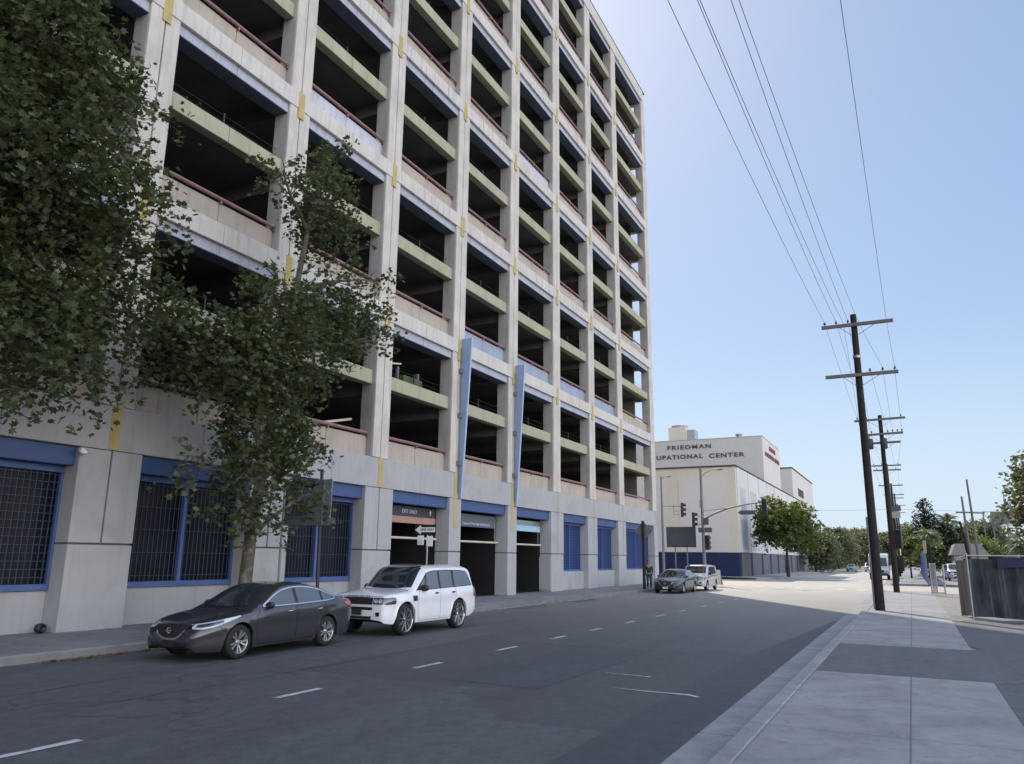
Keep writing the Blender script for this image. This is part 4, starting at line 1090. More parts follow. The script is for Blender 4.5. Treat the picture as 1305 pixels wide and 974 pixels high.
signal_head(-9.08, 58, 5.42, (.1,1), 'traffic signal at the far end of the mast arm', GS)
# mast arm pole
t = empty('signal_pole', (-13.55,58,0), 'tall grey signal pole with lamp arm and long mast arm at the corner', 'signal pole')
b = MB(); b.lathe([(.2,0),(.2,.15),(.13,.2),(.12,3),(.085,8.4),(0,8.42)], 16, 'z', (-13.55,58,0)); b.build('pole', M['greymetal'], t, smooth=True)
b = MB(); b.tube([(-13.5,58,4.55),(-12.7,58,4.95),(-11.6,58,5.35),(-10.2,58,5.62),(-8.9,58,5.78)], [.075,.07,.06,.05,.04], 10); b.tube([(-13.5,58,5.2),(-12.2,58,5.28),(-11.0,58,5.45)], .018, 6); b.build('mast_arm', M['greymetal'], t, smooth=True)
b = MB(); b.tube([(-13.5,58,7.7),(-13.2,58,8.0),(-12.7,58,8.2),(-12.3,58,8.25)], .03, 8); b.build('lamp_arm', M['greymetal'], t, smooth=True)
b = MB(); b.ell((-12.15,58,8.2), (.28,.12,.07)); b.build('lamp_head', M['greymetal'], t, smooth=True)
b = MB(); b.bar((-13.5,57.95,4.6),(-14.1,57.98,5.05),.04,.04); b.bar((-13.5,57.95,4.3),(-14.1,57.98,4.1),.04,.04); b.bar((-13.7,58,6.0),(-13.7,58,5.4),.05,.05); b.build('bracket', M['greymetal'], t)
def plate(name, lab, x0, x1, y, z0, z1, m, cat='sign', back=None, arrow=None, group=None):
    b = MB()
    if arrow == 'left': b.prism([(x0,(z0+z1)/2),(x0+.22,z0),(x1,z0),(x1,z1),(x0+.22,z1)], y-.015, y+.015, 'y')
    else: b.box(x0, x1, y-.012, y+.012, z0, z1)
    o = b.build(name, m); tag(o, lab, cat, group); return o
M['signback'] = mat('weathered_sign_back', (.085,.09,.095), .6, .15, 3, fine=12, metal=.2)
p_ = plate('street_sign', 'grey arrow shaped sign hanging under the mast arm', -10.98, -9.75, 57.98, 4.86, 5.16, M['signback'], arrow='left')
for x in (-10.6, -9.95): MB().box(x-.015,x+.015,57.97,57.99,5.165,5.6).build('hanger', M['greymetal'], p_)
for (x0,x1,lab) in ((-13.86,-13.45,'left one of two small grey plates on the signal pole'),(-13.4,-12.86,'right one of two small grey plates on the signal pole')):
    plate('street_sign', lab, x0, x1, 57.82, 3.60, 3.95, M['signback'])
plate('street_sign', 'small square grey plate above the paired plates on the signal pole', -13.45, -13.08, 57.82, 4.15, 4.62, M['signback'])
# left lamp post
t = empty('lamp_post', (-16.6,58,0), 'grey lamp post at the garage corner with a small lamp arm', 'lamp post')
b = MB(); b.lathe([(.16,0),(.16,.2),(.10,.25),(.09,4),(.055,7.9),(0,7.92)], 14, 'z', (-16.6,58,0)); b.build('pole', M['greymetal'], t, smooth=True)
b = MB(); b.tube([(-16.6,58,7.6),(-16.4,58,7.8),(-16.15,58,7.85)], .025, 8); b.build('lamp_arm', M['greymetal'], t)
b = MB(); b.ell((-16.0,58,7.82), (.22,.1,.06)); b.build('lamp_head', M['greymetal'], t, smooth=True)
b = MB(); b.bar((-16.6,58,5.6),(-15.1,58,5.54),.045,.045); b.bar((-15.7,58,5.68),(-15.7,58,4.9),.03,.03); b.bar((-15.7,58,5.2),(-15.25,58,5.2),.03,.03); b.bar((-15.7,58,4.95),(-15.25,58,4.95),.03,.03); b.build('signal_bracket', M['greymetal'], t)
# dark board on two legs at the corner
t = empty('notice_board', (-15.3,58.6,0), 'wide dark blank board on two thin legs at the garage corner', 'board')
MB().box(-16.5,-14.25,58.58,58.64,2.54,4.02).build('panel', mat('dark_board', (.06,.068,.085), .6, .2, 2), t, bevel=.02)
MB().box(-16.52,-14.23,58.57,58.65,4.022,4.06).build('frame', M['greymetal'], t)
for x in (-15.85,-14.95): MB().box(x-.035,x+.035,58.58,58.65,0,2.715).build('leg', M['greymetal'], t)
# pole-mounted plates far up on the right
q = plate('banner_sign', 'wide grey plate high on the pole row behind the second utility pole', -1.54, -.42, 74.7, 5.9, 6.35, M['signback'])
q = plate('banner_sign', 'pale cone shaped lamp plate under the wide grey plate', -1.5, -.5, 74.54, 5.3, 5.85, M['metal'])
plate('no_parking_sign', 'small white sign low on the second utility pole', -.54, -.48, 48.78, 2.0, 2.35, M['white'])

# wires, each its own thing
def wire(pts, sag, label, r=.0065):
    """pts: list of 3D anchors; each span sags by its own amount"""
    out = []
    for i in range(len(pts)-1):
        a, c = Vector(pts[i]), Vector(pts[i+1]); s_ = sag[i] if isinstance(sag, (list,tuple)) else sag
        for k in range(15 if i < len(pts)-2 else 16):
            q = k/15; p = a.lerp(c, q); p.z -= 4*s_*q*(1-q); out.append(p)
    b = MB(); b.tube(out, r, 5); o = b.build('power_line', M['wire']); 
    return tag(o, label, 'power line')
wire([(-2.95,-12,10.9),(-2.14,30.45,10.52),(-2.1,48.8,9.86),(-2.2,74.8,10.0),(-2.5,101,10.5),(-2.5,128,11.4),(-2.5,156,11.6)], [.75,.12,.2,.2,.2,.2], 'leftmost black power line over the street, ending at the left crossarm tip')
wire([(-2.55,-12,10.9),(-1.74,30.45,10.52),(-1.6,48.8,9.86),(-1.6,74.8,10.0),(-2.0,101,10.5),(-2.0,128,11.4)], [.75,.12,.2,.2,.2], 'second black power line from the left')
wire([(-2.74,-12,10.95),(-1.48,30.45,10.40),(-1.98,48.8,9.0)], [.75,.15], 'third black power line from the left, crossing toward the second pole')
wire([(-2.05,-12,10.9),(-1.33,30.45,10.52),(-1.4,48.8,9.0)], [.75,.15], 'fourth black power line from the left')
wire([(-2.2,-12,10.95),(-1.02,30.45,10.6),(-.31,30.46,8.6),(-.3,48.8,9.05)], [.75,.05,.1], 'fifth black power line, running to the top of the nearest pole')
wire([(-.38,-12,11.0),(-.02,30.45,10.35)], [.75], 'rightmost black power line, knotted with splices')
wire([(-.02,30.45,10.35),(.09,30.46,8.6),(.18,48.8,9.1),(-.3,74.8,10.0),(-.5,101,10.5),(-.5,128,11.4)], [.05,.15,.2,.2,.2], 'power line along the right crossarm tips')
wire([(-.73,30.46,8.6),(-.55,48.8,9.05),(-.5,74.8,9.6)], [.15,.2], 'power line between the lower crossarms')
b = MB()
for y in (9.9, 11.3, 14.2, 16.7, 22.1): b.tube([(-.30+.012*(y-8), y, 9.93 if y<12 else 9.9),(-.30+.012*(y-8.), y+.3, 9.93 if y<12 else 9.9)], .02, 5)
for v in (0,): pass
wire([(-60,150,14),(-1.4,155,10.8),(30,157,10)], [1.2,.3], 'thin power line crossing the far end of the street', .02)

# ------------------------------------------------------------------ posts and signs on the left sidewalk
def post(x, y, h, r, label, cat='post', m='darkmetal', name='sign_post'):
    b = MB(); b.tube([(x,y,0),(x,y,h)], r, 10); o = b.build(name, M[m], smooth=50); return tag(o, label, cat)
post(-13.6, 14.46, 3.2, .028, 'thin grey post beside the tree behind the graphite sedan', m='greymetal')
t = empty('guide_sign', (-13.54,16.0,0), 'large grey sign back covered in black graffiti, on a dark pole', 'sign')
b = MB(); b.tube([(-13.68,16.0,0),(-13.80,16.0,3.9)], .045, 12); b.build('pole', M['darkmetal'], t, smooth=50)
pn = MB().box(-14.98,-13.34,15.90,15.93,2.43,3.62).build('panel', mat('grey_sign_back', (.20,.21,.22), .5, .15, 2, fine=12, metal=.3), t, bevel=.01)
MB().box(-14.95,-13.36,15.87,15.898,2.62,2.67).box(-14.95,-13.36,15.87,15.898,3.3,3.35).box(-13.62,-13.58,15.86,15.897,2.44,3.61).build('stiffener', M['greymetal'], pn)
g = MB()
def stroke(pts, w=.022): 
    g2 = [(-14.98+p[0]*1.64, 15.885, 2.43+p[1]*1.19) for p in pts]; g.tube(g2, w*.8, 5)
for s_ in ([(.16,.22),(.08,.30),(.05,.42),(.10,.55)],[(.20,.18),(.24,.40),(.26,.58),(.17,.58),(.36,.60)],[(.30,.20),(.31,.58)],[(.36,.18),(.40,.38),(.42,.56)],[(.36,.40),(.46,.42)],
           [(.50,.20),(.52,.58),(.62,.60),(.70,.52),(.66,.42),(.53,.38)],[(.54,.30),(.66,.28),(.66,.20),(.54,.18),(.68,.10)],[(.30,.95),(.42,.86),(.60,.84),(.74,.54)],[(.15,.88),(.28,.98),(.40,.92),(.30,.80),(.18,.82)],
           [(.60,.82),(.64,.96)],[(.68,.80),(.54,.97)],[(.64,.88),(.74,.90)],[(.84,.50),(.90,.56),(.92,.46),(.86,.38),(.95,.34)],[(.86,.22),(.84,.12),(.91,.10),(.95,.20),(.90,.28),(.86,.22)]):
    stroke(s_)
g.build('graffiti', M['black'], pn)
# one way sign
t = empty('one_way_sign', (-13.78,21.2,0), 'black and white ONE WAY arrow sign on a post before the exit opening', 'sign')
b = MB(); b.tube([(-13.78,21.2,0),(-13.78,21.2,2.54)], .03, 10); b.build('post', M['metal'], t, smooth=50)
pn = MB().box(-14.22,-13.42,21.13,21.15,2.34,2.66).build('panel', M['black'], t, bevel=.01)
q = MB().prism([(-14.21,2.50),(-13.99,2.645),(-13.99,2.575),(-13.45,2.575),(-13.45,2.425),(-13.99,2.425),(-13.99,2.355)], 21.122, 21.128, 'y').build('arrow', M['white'], pn)
put_text('ONE WAY', .125, M['black'], pn, (-13.75, 21.118, 2.50), '-y', sx=.92)
for (x0,x1,m_,z0,z1) in ((-14.12,-13.88,'white',2.02,2.32),(-13.78,-13.54,'white',1.98,2.30)):
    MB().box(x0,x1,21.14,21.155,z0,z1).build('plate', M[m_], t, bevel=.005)
q = MB().box(-14.08,-13.92,21.13,21.137,2.05,2.16).build('plate_marks', M['pale'], t)
# wooden post and diamond sign at the far end of the left sidewalk
t = empty('warning_sign', (-13.55,43.3,0), 'grey back of a diamond sign on a dark wooden post near the corner', 'sign')
b = MB(); b.box(-13.62,-13.48,43.23,43.37,0,3.78); b.build('post', M['wood'], t, bevel=.01)
b = MB(); c0 = (-13.55,3.22); b.prism([(c0[0]-.54,c0[1]),(c0[0],c0[1]-.54),(c0[0]+.54,c0[1]),(c0[0],c0[1]+.54)], 43.38, 43.40, 'y'); b.build('panel', mat('diamond_sign_back', (.16,.17,.18), .5, .15, 3, metal=.3), t, bevel=.01)
# A-frame sign far corner
t = empty('a_frame_sign', (-13.1,60.3,-.15), 'small pale folding sign standing at the corner behind the silver SUV', 'sign')
for s_ in (1,-1):
    MB().hexa([(-13.35,60.3+s_*.28,-.148),(-12.85,60.3+s_*.28,-.148),(-12.95,60.3+s_*.03,.9),(-13.25,60.3+s_*.03,.9),(-13.35,60.3+s_*.30,-.148),(-12.85,60.3+s_*.30,-.148),(-12.95,60.3+s_*.05,.9),(-13.25,60.3+s_*.05,.9)]).build('panel', M['metal'] if s_ > 0 else M['cream'], t)

# ------------------------------------------------------------------ person by the post
def skin(name, verts, edges, radii, m, parent, root_i=0, sub=2):
    me = bpy.data.meshes.new(name); me.from_pydata(verts, edges, []); me.materials.append(m)
    o = bpy.data.objects.new(name, me); COL.objects.link(o); o.parent = parent
    md = o.modifiers.new('skin', 'SKIN'); md.use_smooth_shade = True
    for i, v in enumerate(me.skin_vertices[0].data):
        r = radii[i]; v.radius = r if isinstance(r, tuple) else (r, r); v.use_root = (i == root_i)
    s_ = o.modifiers.new('sub', 'SUBSURF'); s_.levels = sub; s_.render_levels = sub
    return o
M['skin'] = mat('skin', (.35,.2,.14), .6, .08, 8); M['hair'] = mat('dark_hair', (.02,.016,.013), .7)
M['jeans'] = mat('teal_blue_trousers', (.02,.07,.14), .85, .2, 8, fine=40); M['top'] = mat('dark_green_top', (.03,.04,.035), .85, .2, 8, fine=40)
pr = empty('person', (-13.66, 44.6, 0), 'person in a dark top and teal blue trousers standing by the wooden post', 'person', None, R(15), local=True); pr.scale = (.9,.9,.9)
J = [(0,0,.92),(0,.01,1.08),(0,.0,1.25),(0,-.01,1.40),(0,-.02,1.49),(0,-.02,1.56),
     (.17,0,1.38),(.22,.03,1.12),(.21,-.08,.90),(.21,-.12,.82),(-.17,0,1.38),(-.22,.03,1.12),(-.21,-.06,.88),(-.21,-.10,.80),
     (.09,0,.86),(.10,-.02,.48),(.11,.04,.08),(.11,-.10,.03),(-.09,0,.86),(-.10,-.03,.48),(-.10,.03,.08),(-.12,-.11,.03)]
Ed = [(0,1),(1,2),(2,3),(3,4),(4,5),(3,6),(6,7),(7,8),(8,9),(3,10),(10,11),(11,12),(12,13),(0,14),(14,15),(15,16),(16,17),(0,18),(18,19),(19,20),(20,21)]
rad = [(.15,.11),(.13,.10),(.15,.11),(.12,.09),.05,.055,.055,.045,.035,.03,.055,.045,.035,.03,.09,.06,.045,.04,.09,.06,.045,.04]
body = skin('body', J, Ed, rad, M['skin'], pr)
hd = MB(); hd.ell((0,-.03,1.64), (.075,.095,.115), 20, 14); hd.ell((0,-.127,1.63), (.014,.02,.022), 8, 6); hd.ell((.078,-.02,1.63),(.012,.02,.03),8,6); hd.ell((-.078,-.02,1.63),(.012,.02,.03),8,6)
lobj(hd, 'head', M['skin'], pr)
hr = MB(); hr.ell((0,-.008,1.672), (.086,.10,.10), 20, 14); lobj(hr, 'hair', M['hair'], pr)
skin('trousers', [J[0],J[14],J[15],J[16],J[18],J[19],J[20]], [(0,1),(1,2),(2,3),(0,4),(4,5),(5,6)], [(.165,.125),.105,.078,.062,.105,.078,.062], M['jeans'], pr)
skin('shirt', [J[0],J[1],J[2],(0,-.01,1.39),J[6],J[7],(.212,-.06,.95),J[10],J[11],(-.212,-.05,.93)], [(0,1),(1,2),(2,3),(3,4),(4,5),(5,6),(3,7),(7,8),(8,9)], [(.17,.13),(.15,.12),(.17,.13),(.13,.10),.07,.06,.045,.07,.06,.045], M['top'], pr)
for s_ in (1,-1): lobj(MB().ell((s_*.11,-.06,.035),(.045,.13,.04)), 'shoe', M['black'], pr)
# ------------------------------------------------------------------ white centre building beyond the cross street
FX, FY = -15.7, 82.64
M['fr_wall'] = mat('centre_wall_cream', (.60,.55,.46), .85, .05, .3, fine=4, streak=.1)
M['fr_panel'] = mat('centre_panel_grey', (.58,.56,.53), .85, .05, .3, fine=4)
M['fr_top'] = mat('centre_top_wall', (.60,.57,.53), .85, .05, .3, fine=4, streak=.1)
M['navy'] = mat('navy_base_paint', (.012,.022,.075), .6, .15, 1)
M['navygrey'] = mat('grey_base_panels', (.15,.15,.17), .7, .15, 1, streak=.3)
M['roofline'] = mat('dark_coping', (.07,.065,.06), .8)
M['letters'] = mat('brown_letters', (.12,.09,.09), .6); M['redletters'] = mat('red_letters', (.22,.07,.07), .6)
fr = empty('training_centre', (FX, FY, 0), 'large cream and grey windowless centre building with navy base across the street', 'building')
E1 = 142.4
MB().box(-50, FX, FY, E1, 2.4, 11.25).build('wall', M['fr_wall'], fr)
MB().box(-50, FX+.01, FY-.01, E1, -.15, 2.395).build('base_wall', M['navy'], fr)
MB().box(-50, FX+.12, FY-.12, E1+.1, 11.255, 11.42).build('roof_coping', M['roofline'], fr)
MB().box(-50, FX-.02, 101.7, 116.2, 11.425, 17.2).build('upper_wall', M['fr_top'], fr)
MB().box(-50.05, FX+.02, 101.66, 116.24, 17.2, 17.28).build('upper_coping', mat('pale_coping', (.45,.43,.4), .8), fr)
b = MB(); b.box(-21.75, FX-.98, FY-.03, FY-.005, 2.42, 10.1); b.box(-29.5, -23.0, FY-.03, FY-.005, 2.42, 10.1); b.build('grey_panel', M['fr_panel'], fr)
PB = [FY+.15, 88.9, 95.8, 102.1, 108.2, 114.5, 121, 127.5, 134.5, E1-.1]
M['fr_side'] = mat('centre_side_panel', (.60,.59,.57), .85, .05, .3, fine=4, streak=.1)
M['bluemural'] = mat('faded_blue_mural', (.44,.47,.54), .8, .2, .8, fine=3, dirt=(.5,.5,.52), dirt_amt=.6)
for i in range(len(PB)-1):
    o = MB().box(FX, FX+.14, PB[i]+.25, PB[i+1]-.12, 2.42, 11.2).build('side_panel', M['fr_side'], fr)
    if i in (0,1,2):
        MB().box(FX+.142, FX+.15, PB[i]+1.2, PB[i+1]-1.7, 2.7, 5.9 if i == 0 else 4.2).build('mural', M['bluemural'], o)
        MB().box(FX+.142, FX+.15, PB[i]+1.2, PB[i+1]-1.7, 6.6, 9.2).build('mural', mat('faded_mural_upper', (.46,.48,.52), .8, .1, 1), o)
    q = MB().box(FX+.012, FX+.05, PB[i]+.9, PB[i+1]-.4, -.1, 2.36).build('base_panel', M['navygrey'], fr)
t_ = put_text('FRIEDMAN', .76, M['letters'], fr, (-25.15, 101.66, 16.27), '-y', width=5.85, ext=.03, bold=.02, space=1.25)
t_ = put_text('UPATIONAL', .76, M['letters'], fr, (-26.5, 101.66, 15.0), '-y', width=6.27, ext=.03, bold=.02, space=1.2)
t_ = put_text('CENTER', .76, M['letters'], fr, (-20.3, 101.66, 14.96), '-y', width=4.55, ext=.03, bold=.02, space=1.2)
t_ = put_text('FRIEDMAN', .75, M['redletters'], fr, (FX+.02, 109.6, 16.25), '+x', width=5.2, ext=.03, bold=.025)
t_ = put_text('OCCUPATIONAL CENTER', .75, M['redletters'], fr, (FX+.02, 109.4, 15.15), '+x', width=12.2, ext=.03, bold=.025)
# rooftop plant
b = MB(); b.box(-29.2,-26.7,106.5,109.2,17.3,19.85); b.build('roof_plant', M['fr_wall'], fr)
b = MB(); b.box(-26.69,-25.6,107.0,109.0,17.3,19.5); b.build('roof_plant', mat('plant_grey', (.33,.35,.38), .7), fr)
b = MB(); b.lathe([(1.1,19.86),(1.15,20.0),(1.15,20.25),(.9,20.32),(0,20.35)], 20, 'z', (-27.9,107.9,0)); b.build('roof_fan', mat('plant_cream', (.42,.40,.35), .7), fr, smooth=50)
b = MB(); b.lathe([(.35,17.3),(.35,17.75),(.5,17.8),(.4,18.0),(0,18.05)], 14, 'z', (-19.0,104,0)); b.build('roof_vent', M['metal'], fr, smooth=50)
b = MB(); b.box(-30, -17.4, 143, 175, -.1, 17.5); ob = b.build('tower_block', M['fr_top']); tag(ob, 'tall plain grey block rising behind the centre building', 'building')
b = MB(); b.box(-17.39,-17.36,150,158,13.2,14.6); b.build('recess_panel', M['roofline'], ob)
MB().box(-30.1,-17.3,142.9,175.1,17.5,17.7).build('coping', M['roofline'], ob)
# shops up the left side
for n_, (y0,y1,h,c,lab) in enumerate(((145,166,4.2,(.20,.17,.13),'low brown shop with dark windows beyond the centre building'),(168,196,4.9,(.13,.13,.14),'low dark grey shop up the left side of the street'),(198,240,4.4,(.22,.19,.16),'farthest low shop half hidden by the street trees'))):
    o = MB().box(-30,-16.1,y0,y1,-.15,h).build('shop_building', mat('shop_wall_%d' % n_, c, .85, .1, .5)); tag(o, lab, 'building')
    MB().box(-16.09,-15.2,y0+.5,y1-.5,2.5,2.8).build('awning', mat('awning_%d' % n_, dark(c,.5), .8), o)
    y = y0+1.5; 
    while y < y1-2.5:
        MB().box(-16.095,-16.05,y,y+2,.4,2.3).build('window', M['glassdark'], o); y += 4.2
b = MB(); b.box(-15.2,-15.1,131.6,134.4,3.1,4.2); o = b.build('hanging_sign', mat('pale_green_sign', (.45,.55,.5), .6)); tag(o, 'small pale green sign projecting from the centre building base', 'sign')

# ------------------------------------------------------------------ blue hoarding, chain link fences, lot
M['hoard'] = mat('blue_hoarding', (.035,.09,.38), .6, .1, 1, fine=10)
t = empty('hoarding', (1.0, 70, 0), 'bright blue hoarding along the sidewalk beyond the cross street', 'fence')
for k in range(16):
    y = 70+k*3.0; MB().box(.96,1.02,y,y+2.94,0,2.25+.05*(k%3)).build('panel', M['hoard'], t)
    if k % 2 == 0: MB().box(.93,1.05,y-.05,y+.02,0,2.6).build('post', M['greymetal'], t)
MB().box(.90,1.12,69.5,69.72,2.3,3.3).build('end_post', mat('tan_post', (.3,.27,.2), .8), t)

def chainlink(name, label, x0,y0,x1,y1, z0, h, group=None, slat=None, panels=3, cat='fence'):
    t = empty(name, (x0,y0,z0), label, cat, group)
    d = Vector((x1-x0,y1-y0,0)); L = d.length; d.normalize()
    for k in range(panels+1):
        p = Vector((x0,y0,z0))+d*L*k/panels; b = MB(); b.tube([p, p+Vector((0,0,h+.06))], .03, 8); b.build('post', M['metal'], t, smooth=50)
    b = MB(); b.tube([(x0,y0,z0+h),(x1,y1,z0+h)], .02, 8); b.build('top_rail', M['metal'], t, smooth=50)
    b = MB(); n = int(L/.11); s_ = .012
    for k in range(-int(h/.11), n):
        a = max(0, k*.11); za = (a-k*.11); e = min(L, k*.11+h); ze = e-k*.11
        if e <= a: continue
        P0 = Vector((x0,y0,z0))+d*a+Vector((0,0,za)); P1 = Vector((x0,y0,z0))+d*e+Vector((0,0,ze)); b.bar(P0, P1, .004, .004)
        P0 = Vector((x0,y0,z0))+d*(a)+Vector((0,0,h-za)); P1 = Vector((x0,y0,z0))+d*e+Vector((0,0,h-ze)); b.bar(P0, P1, .004, .004)
    b.build('wire_mesh', M['metal'], t)
    return t
chainlink('chain_link_gate', 'short bare chain link gate folded back beside the sidewalk', .82,47.9,1.15,51.2,-.0,1.55, panels=1)
chainlink('chain_link_fence', 'low bare chain link fence between the gate and the lot', 1.45,48.5,1.60,52.5,-.03,1.5, panels=1)
# privacy screened enclosure: sagging dark fabric on a fence
M['screen'] = mat('dark_screen_fabric', (.040,.044,.055), .8, .6, 1.2, streak=.7, dirt=(.13,.145,.16), fine=30)
M['screen2'] = mat('grey_screen_fabric', (.030,.030,.032), .85, .3, 2, streak=.1, fine=30)
M['screenblue'] = mat('blue_screen_top', (.012,.018,.06), .7, .3, 2)
t = empty('screened_fence', (1.50,27.9,-.03), 'chain link enclosure hung with sagging dark privacy fabric beside the sidewalk', 'fence')
def drape(x0,y0,x1,y1,h0,h1,mt,name,amp=.05,freq=9,seed=1,z0=-.0):
    rr = random.Random(seed); d = Vector((x1-x0,y1-y0,0)); L = d.length; d.normalize(); nr = Vector((-d.y,d.x,0)); n = max(8,int(L/.035)); m_ = 14
    ph = [rr.random()*6.28 for _ in range(6)]; vs = []
    for j in range(m_):
        q = j/(m_-1)
        for i in range(n):
            u = L*i/(n-1)
            o_ = amp*(math.sin(u*freq+ph[0]+q*1.2)+.6*math.sin(u*freq*2.3+ph[1]-q*2)+.4*math.sin(u*freq*.37+ph[2]))*(.35+.65*(1-q))
            p = Vector((x0,y0,0))+d*u+nr*o_; vs.append((p.x,p.y,z0+h0+(h1-h0)*q+.03*math.sin(u*2.7+ph[3])*(1-q)))
    b = MB(); b.add(vs, [(j*n+i,j*n+i+1,(j+1)*n+i+1,(j+1)*n+i) for j in range(m_-1) for i in range(n-1)])
    return b.build(name, mt, t, smooth=True)
drape(1.50,27.95,13.0,31.45,.02,1.76,M['screen'],'fabric',.085,6,2)
drape(2.3,28.05,13.0,31.3,1.5,1.80,M['screenblue'],'top_band',.015,3,5)
drape(1.50,27.9,1.30,29.6,.04,1.72,M['screen2'],'fabric',.02,4,4)
for k in range(8):
    p = Vector((1.50,27.9,0)).lerp(Vector((13,31.4,0)), k/7); b = MB(); b.tube([(p.x,p.y-.06,-.03),(p.x,p.y-.06,1.93)], .03, 8); b.build('post', M['metal'], t, smooth=50)
b = MB(); b.tube([(1.30,29.6,-.03),(1.30,29.6,1.8)], .03, 8); b.build('post', M['metal'], t, smooth=50)
b = MB(); b.tube([(1.5,27.84,1.86),(13,31.34,1.86)], .02, 8); b.tube([(1.5,27.84,1.86),(1.3,29.6,1.78)], .02, 8); b.build('top_rail', M['metal'], t, smooth=50)
b = MB()
for i in range(104):
    a = i*.11; p = Vector((1.50,27.78,0))+Vector((11.5,3.5,0)).normalized()*a; b.bar((p.x,p.y,0),(p.x+.5,p.y+.15,1.85),.0022,.0022) if i<99 else None; b.bar((p.x+.5,p.y+.15,0),(p.x,p.y,1.85),.0022,.0022) if i<99 else None
b.build('wire_mesh', M['darkmetal'], t)
# leaning timber stake at the corner and wispy growth
b = MB(); b.tube([(4.62,79.5,0),(4.55,79.5,1.5),(4.35,79.5,3.6),(4.1,79.5,5.2)], [.17,.17,.15,.08], 9); o = b.build('tree_snag', M['wood'], smooth=50); tag(o, 'leaning brown dead trunk beside the two bare poles beyond the screened fence', 'dead trunk')
# far right: thin poles, cross bar, house, billboard
for n_,(x,y,h,ln,lab) in enumerate(((5.3,80,8.9,-.25,'taller of two bare leaning poles beyond the screened fence'),(4.7,80,7.4,-.2,'shorter of two bare leaning poles beyond the screened fence'))):
    b = MB(); b.tube([(x,y,0),(x+ln,y,h)], [.14,.08], 10); o = b.build('pole', M['arm'], smooth=50); tag(o, lab, 'pole')
    if n_ == 0: MB().bar((3.9,79.9,6.0),(6.1,79.9,5.9),.1,.12).build('crossarm', M['arm'], o)
t = empty('billboard', (12.0,120,0), 'billboard on tall legs seen from behind at the right', 'billboard')
MB().box(9.8,16,119.8,120,6.5,8.2).build('panel', mat('billboard_back', (.17,.18,.20), .7, .15, 1), t)
b = MB()
for x in (9.0,10.0,12.5,15.5): b.box(x-.08,x+.08,120.05,120.2,0,8.1)
for x in (9.0,): b.box(9.0,16,120.02,120.1,8.12,8.2)
b.bar((9.0,120.1,8.1),(9.9,120.1,6.6),.06,.06); b.box(9.0,16,120.02,120.1,6.3,6.38); b.build('leg', M['greymetal'], t)
t = empty('house', (6,92,0), 'small house with a broad grey gable roof behind the lot', 'house')
MB().box(3.8,6.7,90,97,0,2.35).build('wall', mat('house_wall', (.4,.37,.32), .8), t)
b = MB(); b.hexa([(4.2,89.4,2.4),(7.2,89.4,2.4),(7.2,97.6,2.4),(4.2,97.6,2.4),(3.6,89.6,3.5),(6.6,89.6,3.5),(6.6,97.4,3.5),(3.6,97.4,3.5)]) if False else b.prism([(3.5,2.35),(6.9,2.35),(6.1,3.45),(4.0,3.45)], 89.5, 97.5, 'y'); b.build('roof', mat('grey_shingles', (.27,.26,.24), .9, .15, 3), t)
MB().box(4.6,5.8,89.96,89.99,1.0,2.0).build('window', M['glassdark'], t)
t = empty('house', (20,100,0), 'low pale house far right behind the fence and palm', 'house')
MB().box(12,26,100,110,0,2.6).build('wall', mat('house_wall_pale', (.45,.44,.42), .8), t); MB().prism([(11.5,2.6),(26.5,2.6),(24,4.0),(14,4.0)], 99.5,110.5,'y').build('roof', mat('brown_shingles', (.2,.17,.15), .9), t)
# tall street lamp far right
t = empty('lamp_post', (10.6,110,0), 'thin far lamp post with a curved arm in front of the billboard', 'lamp post')
b = MB(); b.tube([(10.6,110,0),(10.6,110,10.2)], [.09,.05], 8); b.tube([(10.6,110,9.4),(11.3,110,10.0),(12.4,110,10.1)], .04, 6); b.build('pole', M['greymetal'], t, smooth=50)
MB().ell((12.6,110,10.05),(.35,.15,.08)).build('lamp_head', M['greymetal'], t, smooth=True)
# ------------------------------------------------------------------ trees
def leaf_mat(name, c1, c2, hi, trans=.25):
    m, t, ns, lk, P = nt(name)
    n1 = pos_noise(ns, lk, 1.3, detail=3); n2 = pos_noise(ns, lk, 17, detail=1)
    col = mixc(ns, lk, ramp(ns, lk, n1, .35, .65), c1, c2)
    col = mixc(ns, lk, ramp(ns, lk, n2, .50, .72), col, hi)
    lk.new(col, P.inputs['Base Color']); P.inputs['Roughness'].default_value = .55; P.inputs['Specular IOR Level'].default_value = .4
    tr = ns.new('ShaderNodeBsdfTranslucent'); lk.new(mixc(ns, lk, .6, col, (hi[0]*1.3,hi[1]*1.5,hi[2]*.6)), tr.inputs[0])
    mx = ns.new('ShaderNodeMixShader'); mx.inputs[0].default_value = trans; out = ns['Material Output']
    lk.new(P.outputs[0], mx.inputs[1]); lk.new(tr.outputs[0], mx.inputs[2]); lk.new(mx.outputs[0], out.inputs[0])
    return m
M['leaf'] = leaf_mat('sycamore_leaf', (.040,.052,.022), (.066,.080,.034), (.12,.135,.065))
M['leaf2'] = leaf_mat('street_tree_leaf', (.05,.07,.025), (.085,.11,.035), (.17,.19,.07), .45)
M['leaf3'] = leaf_mat('pale_tree_leaf', (.09,.10,.062), (.125,.132,.08), (.18,.18,.115), .3)  # greens lightened, distance haze put into the leaf colour
M['leafdark'] = leaf_mat('conifer_leaf', (.012,.02,.014), (.02,.03,.018), (.035,.045,.03), .1)
M['palm'] = leaf_mat('palm_leaf', (.05,.07,.03), (.08,.10,.05), (.14,.16,.08), .25)
M['bark'] = mat('sycamore_bark', (.085,.075,.06), .9, .3, 4, fine=20, dirt=(.36,.35,.30), dirt_amt=.5, bump=.5)
